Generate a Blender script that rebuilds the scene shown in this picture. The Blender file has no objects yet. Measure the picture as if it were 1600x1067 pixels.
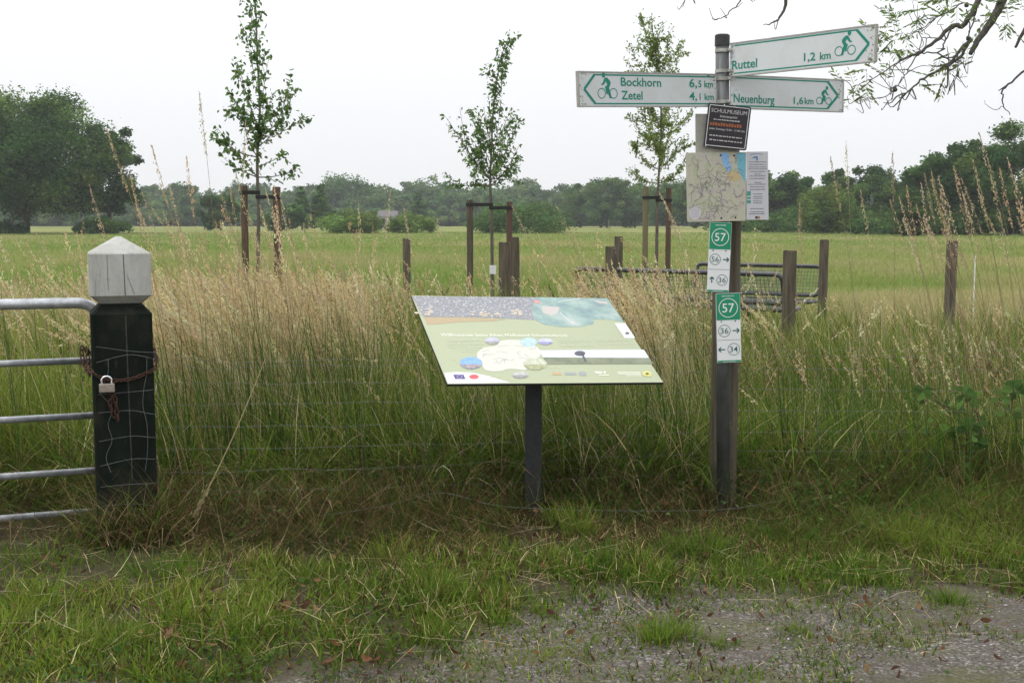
import bpy, bmesh, math
import numpy as np
from mathutils import Vector
from mathutils.geometry import tessellate_polygon

S = bpy.context.scene
COL = S.collection
R_ = math.radians

# ------------------------------------------------------------------ camera, sky, sun, exposure
F_PX, CAM_H, PITCH = 1900.0, 1.6, math.atan(188 / 1900.0)
cd = bpy.data.cameras.new('camera'); cam = bpy.data.objects.new('camera', cd); COL.objects.link(cam)
cd.sensor_fit = 'HORIZONTAL'; cd.sensor_width = 36; cd.lens = 36 * F_PX / 1600
cd.clip_start = 0.05; cd.clip_end = 6000
cam.location = (0, 0, CAM_H); cam.rotation_euler = (math.pi / 2 - PITCH, 0, 0)
S.camera = cam

SUN_EL, SUN_AZ = R_(62), R_(245)          # azimuth clockwise from +Y: behind the camera, a little left
w = bpy.data.worlds.new('World'); S.world = w; w.use_nodes = True
nt = w.node_tree; bg = nt.nodes['Background']
sky = nt.nodes.new('ShaderNodeTexSky'); sky.sky_type = 'NISHITA'; sky.sun_disc = False
sky.sun_elevation = SUN_EL; sky.sun_rotation = SUN_AZ; sky.dust_density = 5; sky.air_density = 1.0; sky.ozone_density = 1
mx = nt.nodes.new('ShaderNodeMixRGB'); mx.inputs[0].default_value = 0.90      # an even white cloud layer
mx.inputs[2].default_value = (9.7, 9.8, 9.95, 1)
nt.links.new(sky.outputs[0], mx.inputs[1]); 
# an overcast sky is brighter overhead than at the horizon
tcw = nt.nodes.new('ShaderNodeTexCoord'); sxw = nt.nodes.new('ShaderNodeSeparateXYZ'); nt.links.new(tcw.outputs['Generated'], sxw.inputs[0])
mrw = nt.nodes.new('ShaderNodeMapRange'); mrw.inputs[1].default_value = 0; mrw.inputs[2].default_value = 1; mrw.inputs[3].default_value = 1.14; mrw.inputs[4].default_value = 2.3
nt.links.new(sxw.outputs[2], mrw.inputs[0])
mul = nt.nodes.new('ShaderNodeMixRGB'); mul.blend_type = 'MULTIPLY'; mul.inputs[0].default_value = 1; nt.links.new(mx.outputs[0], mul.inputs[1]); nt.links.new(mrw.outputs[0], mul.inputs[2])
nt.links.new(mul.outputs[0], bg.inputs[0])
bg.inputs[1].default_value = 0.10
sl = bpy.data.lights.new('sun', 'SUN'); sun = bpy.data.objects.new('sun', sl); COL.objects.link(sun)
sl.energy = .8; sl.angle = R_(25); sl.color = (1, .97, .92)
sdir = Vector((math.sin(SUN_AZ) * math.cos(SUN_EL), math.cos(SUN_AZ) * math.cos(SUN_EL), math.sin(SUN_EL)))
sun.rotation_euler = sdir.to_track_quat('Z', 'Y').to_euler()
S.view_settings.view_transform = 'Standard'; S.view_settings.look = 'None'
S.view_settings.exposure = -0.12; S.view_settings.gamma = 1
S.render.engine = 'CYCLES'
S.cycles.use_denoising = True
S.cycles.max_bounces = 7; S.cycles.diffuse_bounces = 3; S.cycles.transmission_bounces = 4
S.cycles.volume_bounces = 0; S.cycles.transparent_max_bounces = 8
S.cycles.sample_clamp_indirect = 6

# ------------------------------------------------------------------ helpers: pixels to places
_p = PITCH
CF = np.array([0, math.cos(_p), -math.sin(_p)]); CU = np.array([0, math.sin(_p), math.cos(_p)]); CR = np.array([1., 0, 0])
CC = np.array([0, 0, CAM_H])
def ray(px, py): return CF + CR * ((px - 800) / F_PX) + CU * (-(py - 533.5) / F_PX)
def P(px, py, d):
    r = ray(px, py); return CC + r * (d / r[1])
def G(px, py):
    r = ray(px, py); return CC + r * (-CAM_H / r[2])

# ------------------------------------------------------------------ helpers: geometry as (verts, [face arrays], colours)
def join(parts):
    V, Fs, C = [], [], []; off = 0; hc = any(len(p) > 2 and p[2] is not None for p in parts)
    for p in parts:
        v = np.asarray(p[0], float).reshape(-1, 3); V.append(v)
        for f in p[1]:
            if len(f): Fs.append(np.asarray(f, int) + off)
        if hc:
            c = p[2] if len(p) > 2 and p[2] is not None else np.ones((len(v), 3)) * .5
            C.append(np.broadcast_to(np.asarray(c, float), (len(v), 3)))
        off += len(v)
    D = {}
    for f in Fs: D.setdefault(f.shape[1], []).append(f)
    return np.concatenate(V), [np.concatenate(x) for x in D.values()], (np.concatenate(C) if hc else None)

def make_mesh(name, geo, mat, smooth=False):
    V, Fs = geo[0], geo[1]; C = geo[2] if len(geo) > 2 else None
    me = bpy.data.meshes.new(name)
    me.vertices.add(len(V)); me.vertices.foreach_set('co', np.ascontiguousarray(V, dtype=np.float32).ravel())
    li = np.concatenate([f.ravel() for f in Fs]); tot = np.concatenate([np.full(len(f), f.shape[1]) for f in Fs])
    st = np.concatenate([[0], np.cumsum(tot)[:-1]])
    me.loops.add(len(li)); me.loops.foreach_set('vertex_index', li.astype(np.int32))
    me.polygons.add(len(tot)); me.polygons.foreach_set('loop_start', st.astype(np.int32)); me.polygons.foreach_set('loop_total', tot.astype(np.int32))
    me.polygons.foreach_set('use_smooth', np.full(len(tot), bool(smooth)))
    if C is not None:
        a = me.color_attributes.new('tint', 'FLOAT_COLOR', 'POINT')
        a.data.foreach_set('color', np.concatenate([C, np.ones((len(C), 1))], 1).astype(np.float32).ravel())
    me.update(calc_edges=True)
    if mat: me.materials.append(mat)
    return me

def tag(o, label=None, cat=None, group=None, kind=None):
    if label: o['label'] = label
    if cat: o['category'] = cat
    if group: o['group'] = group
    if kind: o['kind'] = kind
    return o
ORG = {}
def thing(name, loc, label, cat, group=None, kind=None):
    o = bpy.data.objects.new(name, None); COL.objects.link(o); o.location = tuple(loc)
    o.empty_display_size = .2
    ORG[o] = np.array(loc, float); return tag(o, label, cat, group, kind)
def part(name, geo, mat, parent, label=None, smooth=False, kind=None):
    o_ = ORG[parent]; g = (np.asarray(geo[0]) - o_,) + tuple(geo[1:])
    o = bpy.data.objects.new(name, make_mesh(name, g, mat, smooth)); COL.objects.link(o); o.parent = parent
    ORG[o] = o_
    return tag(o, label, kind=kind)
def single(name, geo, mat, label, cat, group=None, kind=None, smooth=False, org=None):
    V = np.asarray(geo[0])
    if org is None: org = np.zeros(3) if kind in ('stuff', 'structure') else np.array([V[:, 0].mean(), V[:, 1].mean(), V[:, 2].min()])
    g = (V - org,) + tuple(geo[1:])
    o = bpy.data.objects.new(name, make_mesh(name, g, mat, smooth)); COL.objects.link(o); o.location = tuple(org)
    return tag(o, label, cat, group, kind)

def bmgeo(bm):
    bm.verts.ensure_lookup_table(); V = np.array([v.co[:] for v in bm.verts]); D = {}
    bm.verts.index_update()
    for f in bm.faces: D.setdefault(len(f.verts), []).append([v.index for v in f.verts])
    bm.free(); return V, [np.array(x) for x in D.values()]
def box(cx, cy, cz, sx, sy, sz, bev=0.0, seg=2, rz=0.0):
    bm = bmesh.new(); bmesh.ops.create_cube(bm, size=1)
    for v in bm.verts: v.co = (v.co.x * sx, v.co.y * sy, v.co.z * sz)
    if bev: bmesh.ops.bevel(bm, geom=list(bm.edges), offset=bev, segments=seg, affect='EDGES', profile=.6)
    V, Fs = bmgeo(bm)
    if rz: V = rotz(V, rz)
    return V + np.array([cx, cy, cz]), Fs
def rotz(V, a):
    c, s = math.cos(a), math.sin(a); V = np.asarray(V, float); W = V.copy()
    W[:, 0] = c * V[:, 0] - s * V[:, 1]; W[:, 1] = s * V[:, 0] + c * V[:, 1]; return W
def tube(pts, rad, n=8, caps=True):
    pts = np.asarray(pts, float); m = len(pts)
    rad = np.broadcast_to(np.asarray(rad, float), (m,))
    tan = np.gradient(pts, axis=0); tan /= np.linalg.norm(tan, axis=1)[:, None] + 1e-12
    ref = np.array([0, 0, 1.]) if abs(tan[0][2]) < .9 else np.array([1., 0, 0])
    V = []; a = np.linspace(0, 2 * math.pi, n, endpoint=False); u = None
    for i in range(m):
        if u is None: u = np.cross(tan[i], ref)
        u = u - tan[i] * (u @ tan[i]); u /= np.linalg.norm(u) + 1e-12
        v = np.cross(tan[i], u)
        V.append(pts[i] + rad[i] * (np.cos(a)[:, None] * u + np.sin(a)[:, None] * v))
    V = np.concatenate(V); k = np.arange(n); k2 = (k + 1) % n; q = []
    for i in range(m - 1): q.append(np.stack([i * n + k, i * n + k2, (i + 1) * n + k2, (i + 1) * n + k], 1))
    Fs = [np.concatenate(q)]
    if caps: Fs.append(np.array([k[::-1], (m - 1) * n + k]).reshape(2, n))
    return V, Fs
def arc_pts(path, r, seg=6):
    path = [np.asarray(p, float) for p in path]; out = [path[0]]
    for a, b, c in zip(path, path[1:], path[2:]):
        d1 = (a - b) / np.linalg.norm(a - b); d2 = (c - b) / np.linalg.norm(c - b)
        for t in np.linspace(0, 1, seg):
            out.append((1 - t) ** 2 * (b + d1 * r) + 2 * t * (1 - t) * b + t * t * (b + d2 * r))
    out.append(path[-1]); return np.array(out)
def smooth_path(ctrl, n):
    c = np.asarray(ctrl, float); m = len(c); t = np.linspace(0, m - 1, n); out = []
    for x in t:
        i = min(int(x), m - 2); f = x - i
        p0, p1, p2, p3 = c[max(i - 1, 0)], c[i], c[i + 1], c[min(i + 2, m - 1)]
        out.append(.5 * ((2 * p1) + (-p0 + p2) * f + (2 * p0 - 5 * p1 + 4 * p2 - p3) * f ** 2 + (-p0 + 3 * p1 - 3 * p2 + p3) * f ** 3))
    return np.array(out)

# ------------------------------------------------------------------ materials
class M_:
    def __init__(s, name):
        s.m = bpy.data.materials.new(name); s.m.use_nodes = True; s.t = s.m.node_tree; s.b = s.t.nodes['Principled BSDF']
        s.out = s.t.nodes['Material Output']
    def n(s, typ, **kw):
        x = s.t.nodes.new(typ)
        for k, v in kw.items(): setattr(x, k, v)
        return x
    def l(s, a, b): s.t.links.new(a, b)
    def coord(s, scale=(1, 1, 1)):
        tc = s.n('ShaderNodeTexCoord'); mp = s.n('ShaderNodeMapping'); mp.inputs['Scale'].default_value = scale
        s.l(tc.outputs['Object'], mp.inputs[0]); return mp.outputs[0]
    def noise(s, scale, detail=4, rough=.6, vec=None):
        x = s.n('ShaderNodeTexNoise'); x.inputs['Scale'].default_value = scale; x.inputs['Detail'].default_value = detail; x.inputs['Roughness'].default_value = rough
        s.l(vec if vec is not None else s.coord(), x.inputs['Vector']); return x.outputs[0]
    def ramp(s, fac, stops):
        r = s.n('ShaderNodeValToRGB'); e = r.color_ramp.elements
        while len(e) < len(stops): e.new(.5)
        for i, (p, c) in enumerate(stops): e[i].position = p; e[i].color = tuple(c) + (1,) if len(c) == 3 else c
        s.l(fac, r.inputs[0]); return r.outputs[0]
    def mix(s, fac, a, b, mode='MIX'):
        x = s.n('ShaderNodeMixRGB', blend_type=mode)
        for i, v in enumerate((fac, a, b)):
            if hasattr(v, 'links') or hasattr(v, 'is_linked'): s.l(v, x.inputs[i])
            elif isinstance(v, (int, float)): x.inputs[i].default_value = v
            else: x.inputs[i].default_value = tuple(v) + (1,)
        return x.outputs[0]
    def bump(s, h, strength=.4, dist=.01):
        x = s.n('ShaderNodeBump'); x.inputs['Strength'].default_value = strength; x.inputs['Distance'].default_value = dist
        s.l(h, x.inputs['Height']); s.l(x.outputs[0], s.b.inputs['Normal'])
    def set(s, col=None, rough=None, metal=None, spec=None):
        if col is not None:
            if hasattr(col, 'is_linked'): s.l(col, s.b.inputs['Base Color'])
            else: s.b.inputs['Base Color'].default_value = tuple(col) + (1,)
        if rough is not None: s.b.inputs['Roughness'].default_value = rough
        if metal is not None: s.b.inputs['Metallic'].default_value = metal
        if spec is not None: s.b.inputs['Specular IOR Level'].default_value = spec
        return s.m
def mottled(name, c1, c2, scale=8, rough=.7, metal=0, bump=.2, bdist=.004, vs=(1, 1, 1), spec=.4):
    m = M_(name); v = m.coord(vs); n = m.noise(scale, 6, .65, v)
    c = m.ramp(n, [(.3, c1), (.7, c2)]); m.set(c, rough, metal, spec)
    if bump: m.bump(m.noise(scale * 4, 5, .6, v), bump, bdist)
    return m.m
def tint_mat(name, transl=.35, rough=.6, spec=.25):
    m = M_(name); a = m.n('ShaderNodeAttribute', attribute_name='tint')
    m.set(a.outputs['Color'], rough, 0, spec)
    if transl:
        tr = m.n('ShaderNodeBsdfTranslucent'); m.l(a.outputs['Color'], tr.inputs[0])
        ms = m.n('ShaderNodeMixShader'); ms.inputs[0].default_value = transl
        m.l(m.b.outputs[0], ms.inputs[1]); m.l(tr.outputs[0], ms.inputs[2]); m.l(ms.outputs[0], m.out.inputs[0])
    return m.m
def print_mat(name, col, rough=.4):
    m = M_(name); n = m.noise(30, 4); m.set(m.mix(n, np.array(col) * .93, np.minimum(np.array(col) * 1.05, 1)), rough, 0, .4); return m.m

def dirty_white(name, col, dirt, amt=.55, rough=.45, vs=(1, 1, 1)):
    m = M_(name); v = m.coord(vs); a = m.noise(7, 7, .7, v); b = m.noise(60, 3, .6)
    f = m.ramp(a, [(.46, (0, 0, 0)), (.78, (amt,) * 3)]); c = m.mix(f, col, dirt)
    f2 = m.ramp(b, [(.62, (0, 0, 0)), (.72, (amt * .5,) * 3)]); c = m.mix(f2, c, dirt)
    m.set(c, rough, 0, .4); m.bump(a, .08, .002); return m.m

MAT = {}
MAT['grass'] = tint_mat('grass_blades', .45, .7, .08)
MAT['straw'] = tint_mat('straw_stems', .5, .8, .06)
MAT['leaf'] = tint_mat('leaves', .58, .6, .10)
MAT['leaf_far'] = tint_mat('far_leaves', .35, .75, .05)
MAT['tinted'] = tint_mat('tinted_matte', 0, .8, .2)
MAT['bark'] = mottled('bark', (.035, .03, .022), (.10, .085, .06), 9, .9, 0, .6, .02, (1, 1, .25))
MAT['young_bark'] = mottled('young_bark', (.07, .06, .045), (.17, .15, .12), 30, .85, 0, .4, .004, (1, 1, .3))
MAT['twig'] = mottled('twig_bark', (.05, .045, .038), (.14, .13, .11), 60, .85, 0, .4, .003)
MAT['galv'] = mottled('galvanised_steel', (.24, .25, .26), (.62, .64, .66), 16, .45, .6, .08, .001)
MAT['pole'] = mottled('weathered_steel_pole', (.075, .078, .08), (.19, .195, .195), 14, .5, .5, .08, .001, (1, 1, .3))
MAT['post_green'] = None
MAT['wood_grey'] = mottled('weathered_post_wood', (.045, .037, .025), (.15, .125, .088), 12, .9, 0, .8, .01, (3, 3, .25))
MAT['stake'] = mottled('impregnated_stake_wood', (.055, .036, .025), (.14, .092, .062), 14, .85, 0, .5, .006, (3, 3, .25))
MAT['stake_green'] = mottled('green_stake_wood', (.10, .09, .045), (.21, .19, .10), 14, .85, 0, .5, .006, (3, 3, .25))
MAT['rubber'] = mottled('black_rubber', (.012, .012, .012), (.035, .035, .033), 30, .8, 0, .2)
MAT['rust'] = mottled('rusty_chain', (.030, .014, .010), (.10, .045, .028), 90, .85, .2, .5, .001)
MAT['brass'] = mottled('padlock_metal', (.30, .255, .215), (.44, .39, .34), 60, .4, .7, .05, .001)
MAT['chrome'] = mottled('shackle_steel', (.75, .76, .78), (.85, .86, .88), 40, .2, 1, 0)
MAT['wire'] = mottled('fence_wire', (.13, .14, .14), (.27, .285, .285), 40, .5, .5, 0)
MAT['anthracite'] = mottled('anthracite_powder_coat', (.018, .021, .023), (.035, .038, .04), 40, .5, 0, .1, .001)
MAT['black_edge'] = mottled('dark_laminate', (.012, .013, .014), (.025, .026, .027), 20, .6, 0, 0)
MAT['sign_white'] = dirty_white('sign_face', (.62, .65, .655), (.30, .31, .22), .28, .35)
MAT['sign_back'] = mottled('aluminium_edge', (.30, .29, .25), (.5, .5, .47), 14, .5, .3, 0)
MAT['lichen'] = mottled('lichen_dirt', (.12, .13, .05), (.30, .29, .17), 60, .9, 0, .2)
MAT['sign_green'] = print_mat('sign_green_film', (.0, .225, .155))
MAT['sign_dark'] = print_mat('node_grey_green_film', (.022, .115, .10))
MAT['node_green'] = print_mat('node_green_film', (.012, .25, .125))
MAT['white_film'] = print_mat('white_film', (.74, .76, .76))
MAT['cap'] = mottled('plastic_cap', (.025, .025, .026), (.05, .05, .05), 30, .6, 0, .1)
MAT['bench'] = mottled('bench_tube_coat', (.02, .022, .026), (.06, .062, .068), 12, .35, 0, 0, spec=.6)
MAT['bench_mesh'] = mottled('bench_mesh_wire', (.07, .09, .09), (.14, .16, .15), 12, .5, .2, 0)
MAT['plastic_white'] = mottled('white_plastic', (.6, .6, .58), (.75, .75, .73), 20, .5, 0, 0)
def gatepost_mats():
    for nm, c1, c2, crack, rough in (('post_green', (.004, .007, .005), (.009, .014, .010), (.003, .004, .004), .5), ('post_white', (.32, .32, .29), (.50, .50, .475), (.10, .095, .085), .65)):
        m = M_('painted_' + nm); n = m.noise(9, 6, .65, m.coord((1, 1, .35))); c = m.ramp(n, [(.3, c1), (.7, c2)])
        v = m.coord((1, 1, .035)); k = m.noise(24, 3, .55, v)
        kf = m.ramp(k, [(.495, (0, 0, 0)), (.503, (1, 1, 1)), (.511, (0, 0, 0))])
        d = m.noise(3, 2); kf = m.mix(m.ramp(d, [(.45, (0, 0, 0)), (.6, (.8,) * 3)]), (0, 0, 0), kf)
        c = m.mix(kf, c, crack)
        if nm == 'post_green':
            g = m.noise(6, 7, .7, m.coord((1, 1, .5))); c = m.mix(m.ramp(g, [(.52, (0, 0, 0)), (.7, (.7,) * 3)]), c, (.035, .031, .022))
            g = m.noise(35, 6, .7, m.coord((1, 1, .3))); c = m.mix(m.ramp(g, [(.6, (0, 0, 0)), (.72, (.5,) * 3)]), c, (.05, .055, .04))
        if nm == 'post_green':
            tcz = m.n('ShaderNodeTexCoord'); sz_ = m.n('ShaderNodeSeparateXYZ'); m.l(tcz.outputs['Object'], sz_.inputs[0]); ma = m.n('ShaderNodeMath', operation='MULTIPLY_ADD'); m.l(m.noise(14, 6, .7), ma.inputs[0]); ma.inputs[1].default_value = .9; m.l(sz_.outputs[2], ma.inputs[2])
            c = m.mix(m.ramp(ma.outputs[0], [(.45, (.85,) * 3), (.8, (0, 0, 0))]), c, (.05, .04, .025))
        if nm == 'post_white':
            g = m.noise(40, 6, .7); c = m.mix(m.ramp(g, [(.55, (0, 0, 0)), (.75, (.45,) * 3)]), c, (.2, .2, .16))
        m.set(c, .75, 0, .1); m.bump(m.noise(30, 5, .6, m.coord((1, 1, .2))), .25, .004); MAT[nm] = m.m
gatepost_mats()

def ground_mat():
    m = M_('soil_and_turf'); tc = m.n('ShaderNodeTexCoord'); sep = m.n('ShaderNodeSeparateXYZ'); m.l(tc.outputs['Object'], sep.inputs[0])
    # turf beyond the verge, bare brown litter by the fence
    soil = m.ramp(m.noise(14, 8, .7), [(.3, (.022, .017, .010)), (.55, (.055, .042, .022)), (.8, (.10, .085, .045))])
    far = m.noise(.05, 5, .6, m.coord((1, .35, 1))); fine = m.noise(1.6, 8, .72, m.coord((1, .5, 1)))
    turf = m.ramp(far, [(.3, (.14, .18, .05)), (.5, (.20, .22, .07)), (.7, (.28, .26, .105))])
    turf = m.mix(.75, turf, m.ramp(fine, [(.3, (.55, .6, .5)), (.7, (1.35, 1.3, 1.25))]), 'MULTIPLY')
    mr = m.n('ShaderNodeMapRange'); mr.inputs[1].default_value = 15; mr.inputs[2].default_value = 26
    m.l(sep.outputs[1], mr.inputs[0]); c = m.mix(mr.outputs[0], soil, turf)
    m.set(c, .95, 0, .1); m.bump(m.noise(25, 8, .7), .6, .03); return m.m
def gravel_mat():
    m = M_('fine_gravel'); vo = m.n('ShaderNodeTexVoronoi'); vo.inputs['Scale'].default_value = 105; m.l(m.coord(), vo.inputs['Vector'])
    sep = m.n('ShaderNodeSeparateColor'); m.l(vo.outputs['Color'], sep.inputs[0])
    st = m.ramp(sep.outputs[0], [(0, (.052, .045, .038)), (.5, (.12, .106, .093)), (.82, (.205, .187, .166)), (1, (.42, .395, .365))])
    fines = m.ramp(m.noise(160, 3), [(.3, (.058, .049, .039)), (.7, (.13, .113, .093))])
    c = m.mix(m.ramp(m.noise(2.4, 6, .65), [(.42, (.2,) * 3), (.6, (.8,) * 3)]), fines, st)
    moss = m.ramp(m.noise(1.9, 8, .74, m.coord((.8, 1.3, 1))), [(.47, (0, 0, 0)), (.60, (.85,) * 3)])
    green = m.ramp(m.noise(70, 5), [(.3, (.05, .054, .02)), (.7, (.14, .135, .055))]); c = m.mix(moss, c, green)
    # where the verge's soil takes over: y - edge(x) + noise
    tc = m.n('ShaderNodeTexCoord'); xyz = m.n('ShaderNodeSeparateXYZ'); m.l(tc.outputs['Object'], xyz.inputs[0])
    mr = m.n('ShaderNodeMapRange', interpolation_type='SMOOTHSTEP'); mr.inputs[1].default_value = -.75; mr.inputs[2].default_value = .35; mr.inputs[3].default_value = 3.95; mr.inputs[4].default_value = 4.98; m.l(xyz.outputs[0], mr.inputs[0])
    sub = m.n('ShaderNodeMath', operation='SUBTRACT'); m.l(xyz.outputs[1], sub.inputs[0]); m.l(mr.outputs[0], sub.inputs[1])
    nz = m.n('ShaderNodeMath', operation='MULTIPLY_ADD'); m.l(m.noise(3.2, 8, .7), nz.inputs[0]); nz.inputs[1].default_value = 1.5; nz.inputs[2].default_value = -.75
    ad = m.n('ShaderNodeMath', operation='ADD'); m.l(sub.outputs[0], ad.inputs[0]); m.l(nz.outputs[0], ad.inputs[1])
    soil = m.ramp(m.noise(14, 8, .7), [(.3, (.026, .021, .012)), (.55, (.06, .05, .026)), (.8, (.11, .095, .05))])
    c = m.mix(m.ramp(ad.outputs[0], [(.0, (0, 0, 0)), (.32, (1,) * 3)]), c, soil)
    m.set(c, .9, 0, .2); m.bump(vo.outputs['Distance'], .9, .007); return m.m
MAT['ground'] = ground_mat(); MAT['gravel'] = gravel_mat()
MAT['paving'] = mottled('grey_path', (.16, .145, .135), (.30, .28, .265), 3, .9, 0, .3, .01)

# ------------------------------------------------------------------ setting: ground, track, path
def grid(xs, ys, z):
    X, Y = np.meshgrid(xs, ys); V = np.stack([X, Y, z(X, Y)], -1).reshape(-1, 3); nx, ny = len(xs), len(ys)
    i = np.arange(nx - 1)[None] + np.arange(ny - 1)[:, None] * nx; i = i.ravel()
    return V, [np.stack([i, i + 1, i + nx + 1, i + nx], 1)]
def spaced(a, b, fine, n): return np.concatenate([-np.geomspace(-a, fine[-1] * 1.05, n)[::1], fine, np.geomspace(fine[-1] * 1.05, b, n)])
xs = np.concatenate([-np.geomspace(2500, 5.2, 30), np.arange(-5, 5.01, .1), np.geomspace(5.2, 2500, 30)])
ys = np.concatenate([-np.geomspace(900, 1, 16), np.arange(0, 12, .1), np.geomspace(12, 3000, 46)])
def gz(X, Y):
    b = np.clip((Y - 4.9) / 1.2, 0, 1) * np.clip((9.5 - Y) / 2, 0, 1)
    return (.018 * np.sin(X * 2.1 + Y * 1.3) + .012 * np.sin(X * 5.3 - Y * 4.1 + 1)) * b - .02 * np.clip((4.3 - Y) / .5, 0, 1)
def gzp(p): return gz(p[..., 0], p[..., 1])
single('ground', grid(xs, ys, gz), MAT['ground'], 'flat green meadow and brown verge soil running to the woods', 'ground', kind='structure', smooth=True)
def edge_y(x):
    e = 4.02 + .98 / (1 + np.exp(-(x + .22) * 5)) + .06 * np.clip(x, 0, 2)
    return e + .06 * np.sin(x * 7.3) + .05 * np.sin(x * 13.1 + 1) + .03 * np.sin(x * 31)
def track():
    x = np.concatenate([-np.geomspace(300, 5.1, 20), np.arange(-5, 5.01, .1), np.geomspace(5.1, 300, 20)]); y = np.concatenate([np.linspace(-2, 3.4, 12), np.arange(3.5, 6.01, .1)])
    return grid(x, y, lambda X, Y: gz(X, Y) + .005 - .012 * (Y > 5.95))
single('gravel_track', track(), MAT['gravel'], 'grey gravel track edge with mossy patches at the front', 'track', kind='structure', smooth=True)
def ribbon_path():
    xs_ = np.linspace(3.6, 14, 40); L = np.stack([xs_, 14.6 + .15 * np.sin(xs_ * 2), np.full(40, .012)], 1); U = np.stack([xs_ + .4, 16.6 + .2 * np.sin(xs_ * 1.5), np.full(40, .012)], 1)
    V = np.concatenate([L, U]); i = np.arange(39); return V, [np.stack([i, i + 1, i + 41, i + 40], 1)]
single('path', ribbon_path(), MAT['paving'], 'grey path behind the fence, half hidden by grass on the right', 'path', kind='structure')

# ------------------------------------------------------------------ grass builders
def blades(rng, pos, h, wd, az, th0, th1, c0, c1, segs=3, phi=None):
    n = len(pos); t = (np.arange(segs) + .5) / segs
    th = th0[:, None] + th1[:, None] * t[None]
    step = (h / segs)[:, None]
    dx = np.cumsum(np.sin(th) * step, 1); dz = np.cumsum(np.cos(th) * step, 1)
    dx = np.concatenate([np.zeros((n, 1)), dx], 1); dz = np.concatenate([np.zeros((n, 1)), dz], 1)
    C = pos[:, None, :] + np.stack([dx * np.cos(az)[:, None], dx * np.sin(az)[:, None], dz], -1)
    if phi is None: phi = rng.uniform(0, math.pi, n)
    wdir = np.stack([np.cos(phi), np.sin(phi), np.zeros(n)], -1)
    tt = np.arange(segs) / segs; ww = wd[:, None] * (1 - tt[None] ** 1.6) * .5
    Lv = C[:, :segs] - wdir[:, None] * ww[..., None]; Rv = C[:, :segs] + wdir[:, None] * ww[..., None]
    k = 2 * segs + 1
    V = np.concatenate([Lv, Rv, C[:, segs:]], 1).reshape(-1, 3)
    base = (np.arange(n) * k)[:, None]
    q = []
    for i in range(segs - 1): q.append(base + np.array([[i, segs + i, segs + i + 1, i + 1]]))
    tr = base + np.array([[segs - 1, 2 * segs - 1, 2 * segs]])
    tc = np.concatenate([tt, tt, [1.]])
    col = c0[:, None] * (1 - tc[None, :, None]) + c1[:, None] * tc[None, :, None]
    return V, [np.concatenate(q) if q else np.zeros((0, 4), int), tr], col.reshape(-1, 3)
def pick(rng, n, pal, w=None, var=.18):
    pal = np.array(pal); i = rng.choice(len(pal), n, p=None if w is None else np.array(w) / np.sum(w))
    return pal[i] * (1 + rng.normal(0, var, (n, 1))).clip(.5, 1.6) * (1 + rng.normal(0, .05, (n, 3)))
def fbm(x, y, seed=0, sc=1.0):
    r = np.random.default_rng(seed); v = 0; a = 1
    for o in range(5):
        k = r.normal(0, 1, (3, 2)) * sc * 1.9 ** o; ph = r.uniform(0, 6.28, 3)
        for j in range(3): v = v + a * np.sin(k[j, 0] * x + k[j, 1] * y + ph[j])
        a *= .62
    return v / 4.2                                    # roughly -1..1
def scatter(rng, n, y0, y1, m=1.2, pw=1.0):
    Y = y0 + (y1 - y0) * rng.random(n) ** pw; X = (rng.random(n) * 2 - 1) * (Y * (.425 if y1 < 30 else .55) + m)
    return X, Y
GREEN = [(.10, .19, .022), (.072, .145, .019), (.135, .22, .028), (.048, .10, .016)]
YGREEN = [(.22, .29, .04), (.18, .27, .034), (.28, .31, .06)]
STRAW = [(.62, .51, .29), (.55, .44, .24), (.69, .59, .37), (.48, .365, .22)]
BROWN = [(.17, .105, .048), (.10, .062, .028), (.25, .165, .08), (.055, .036, .018)]

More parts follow.
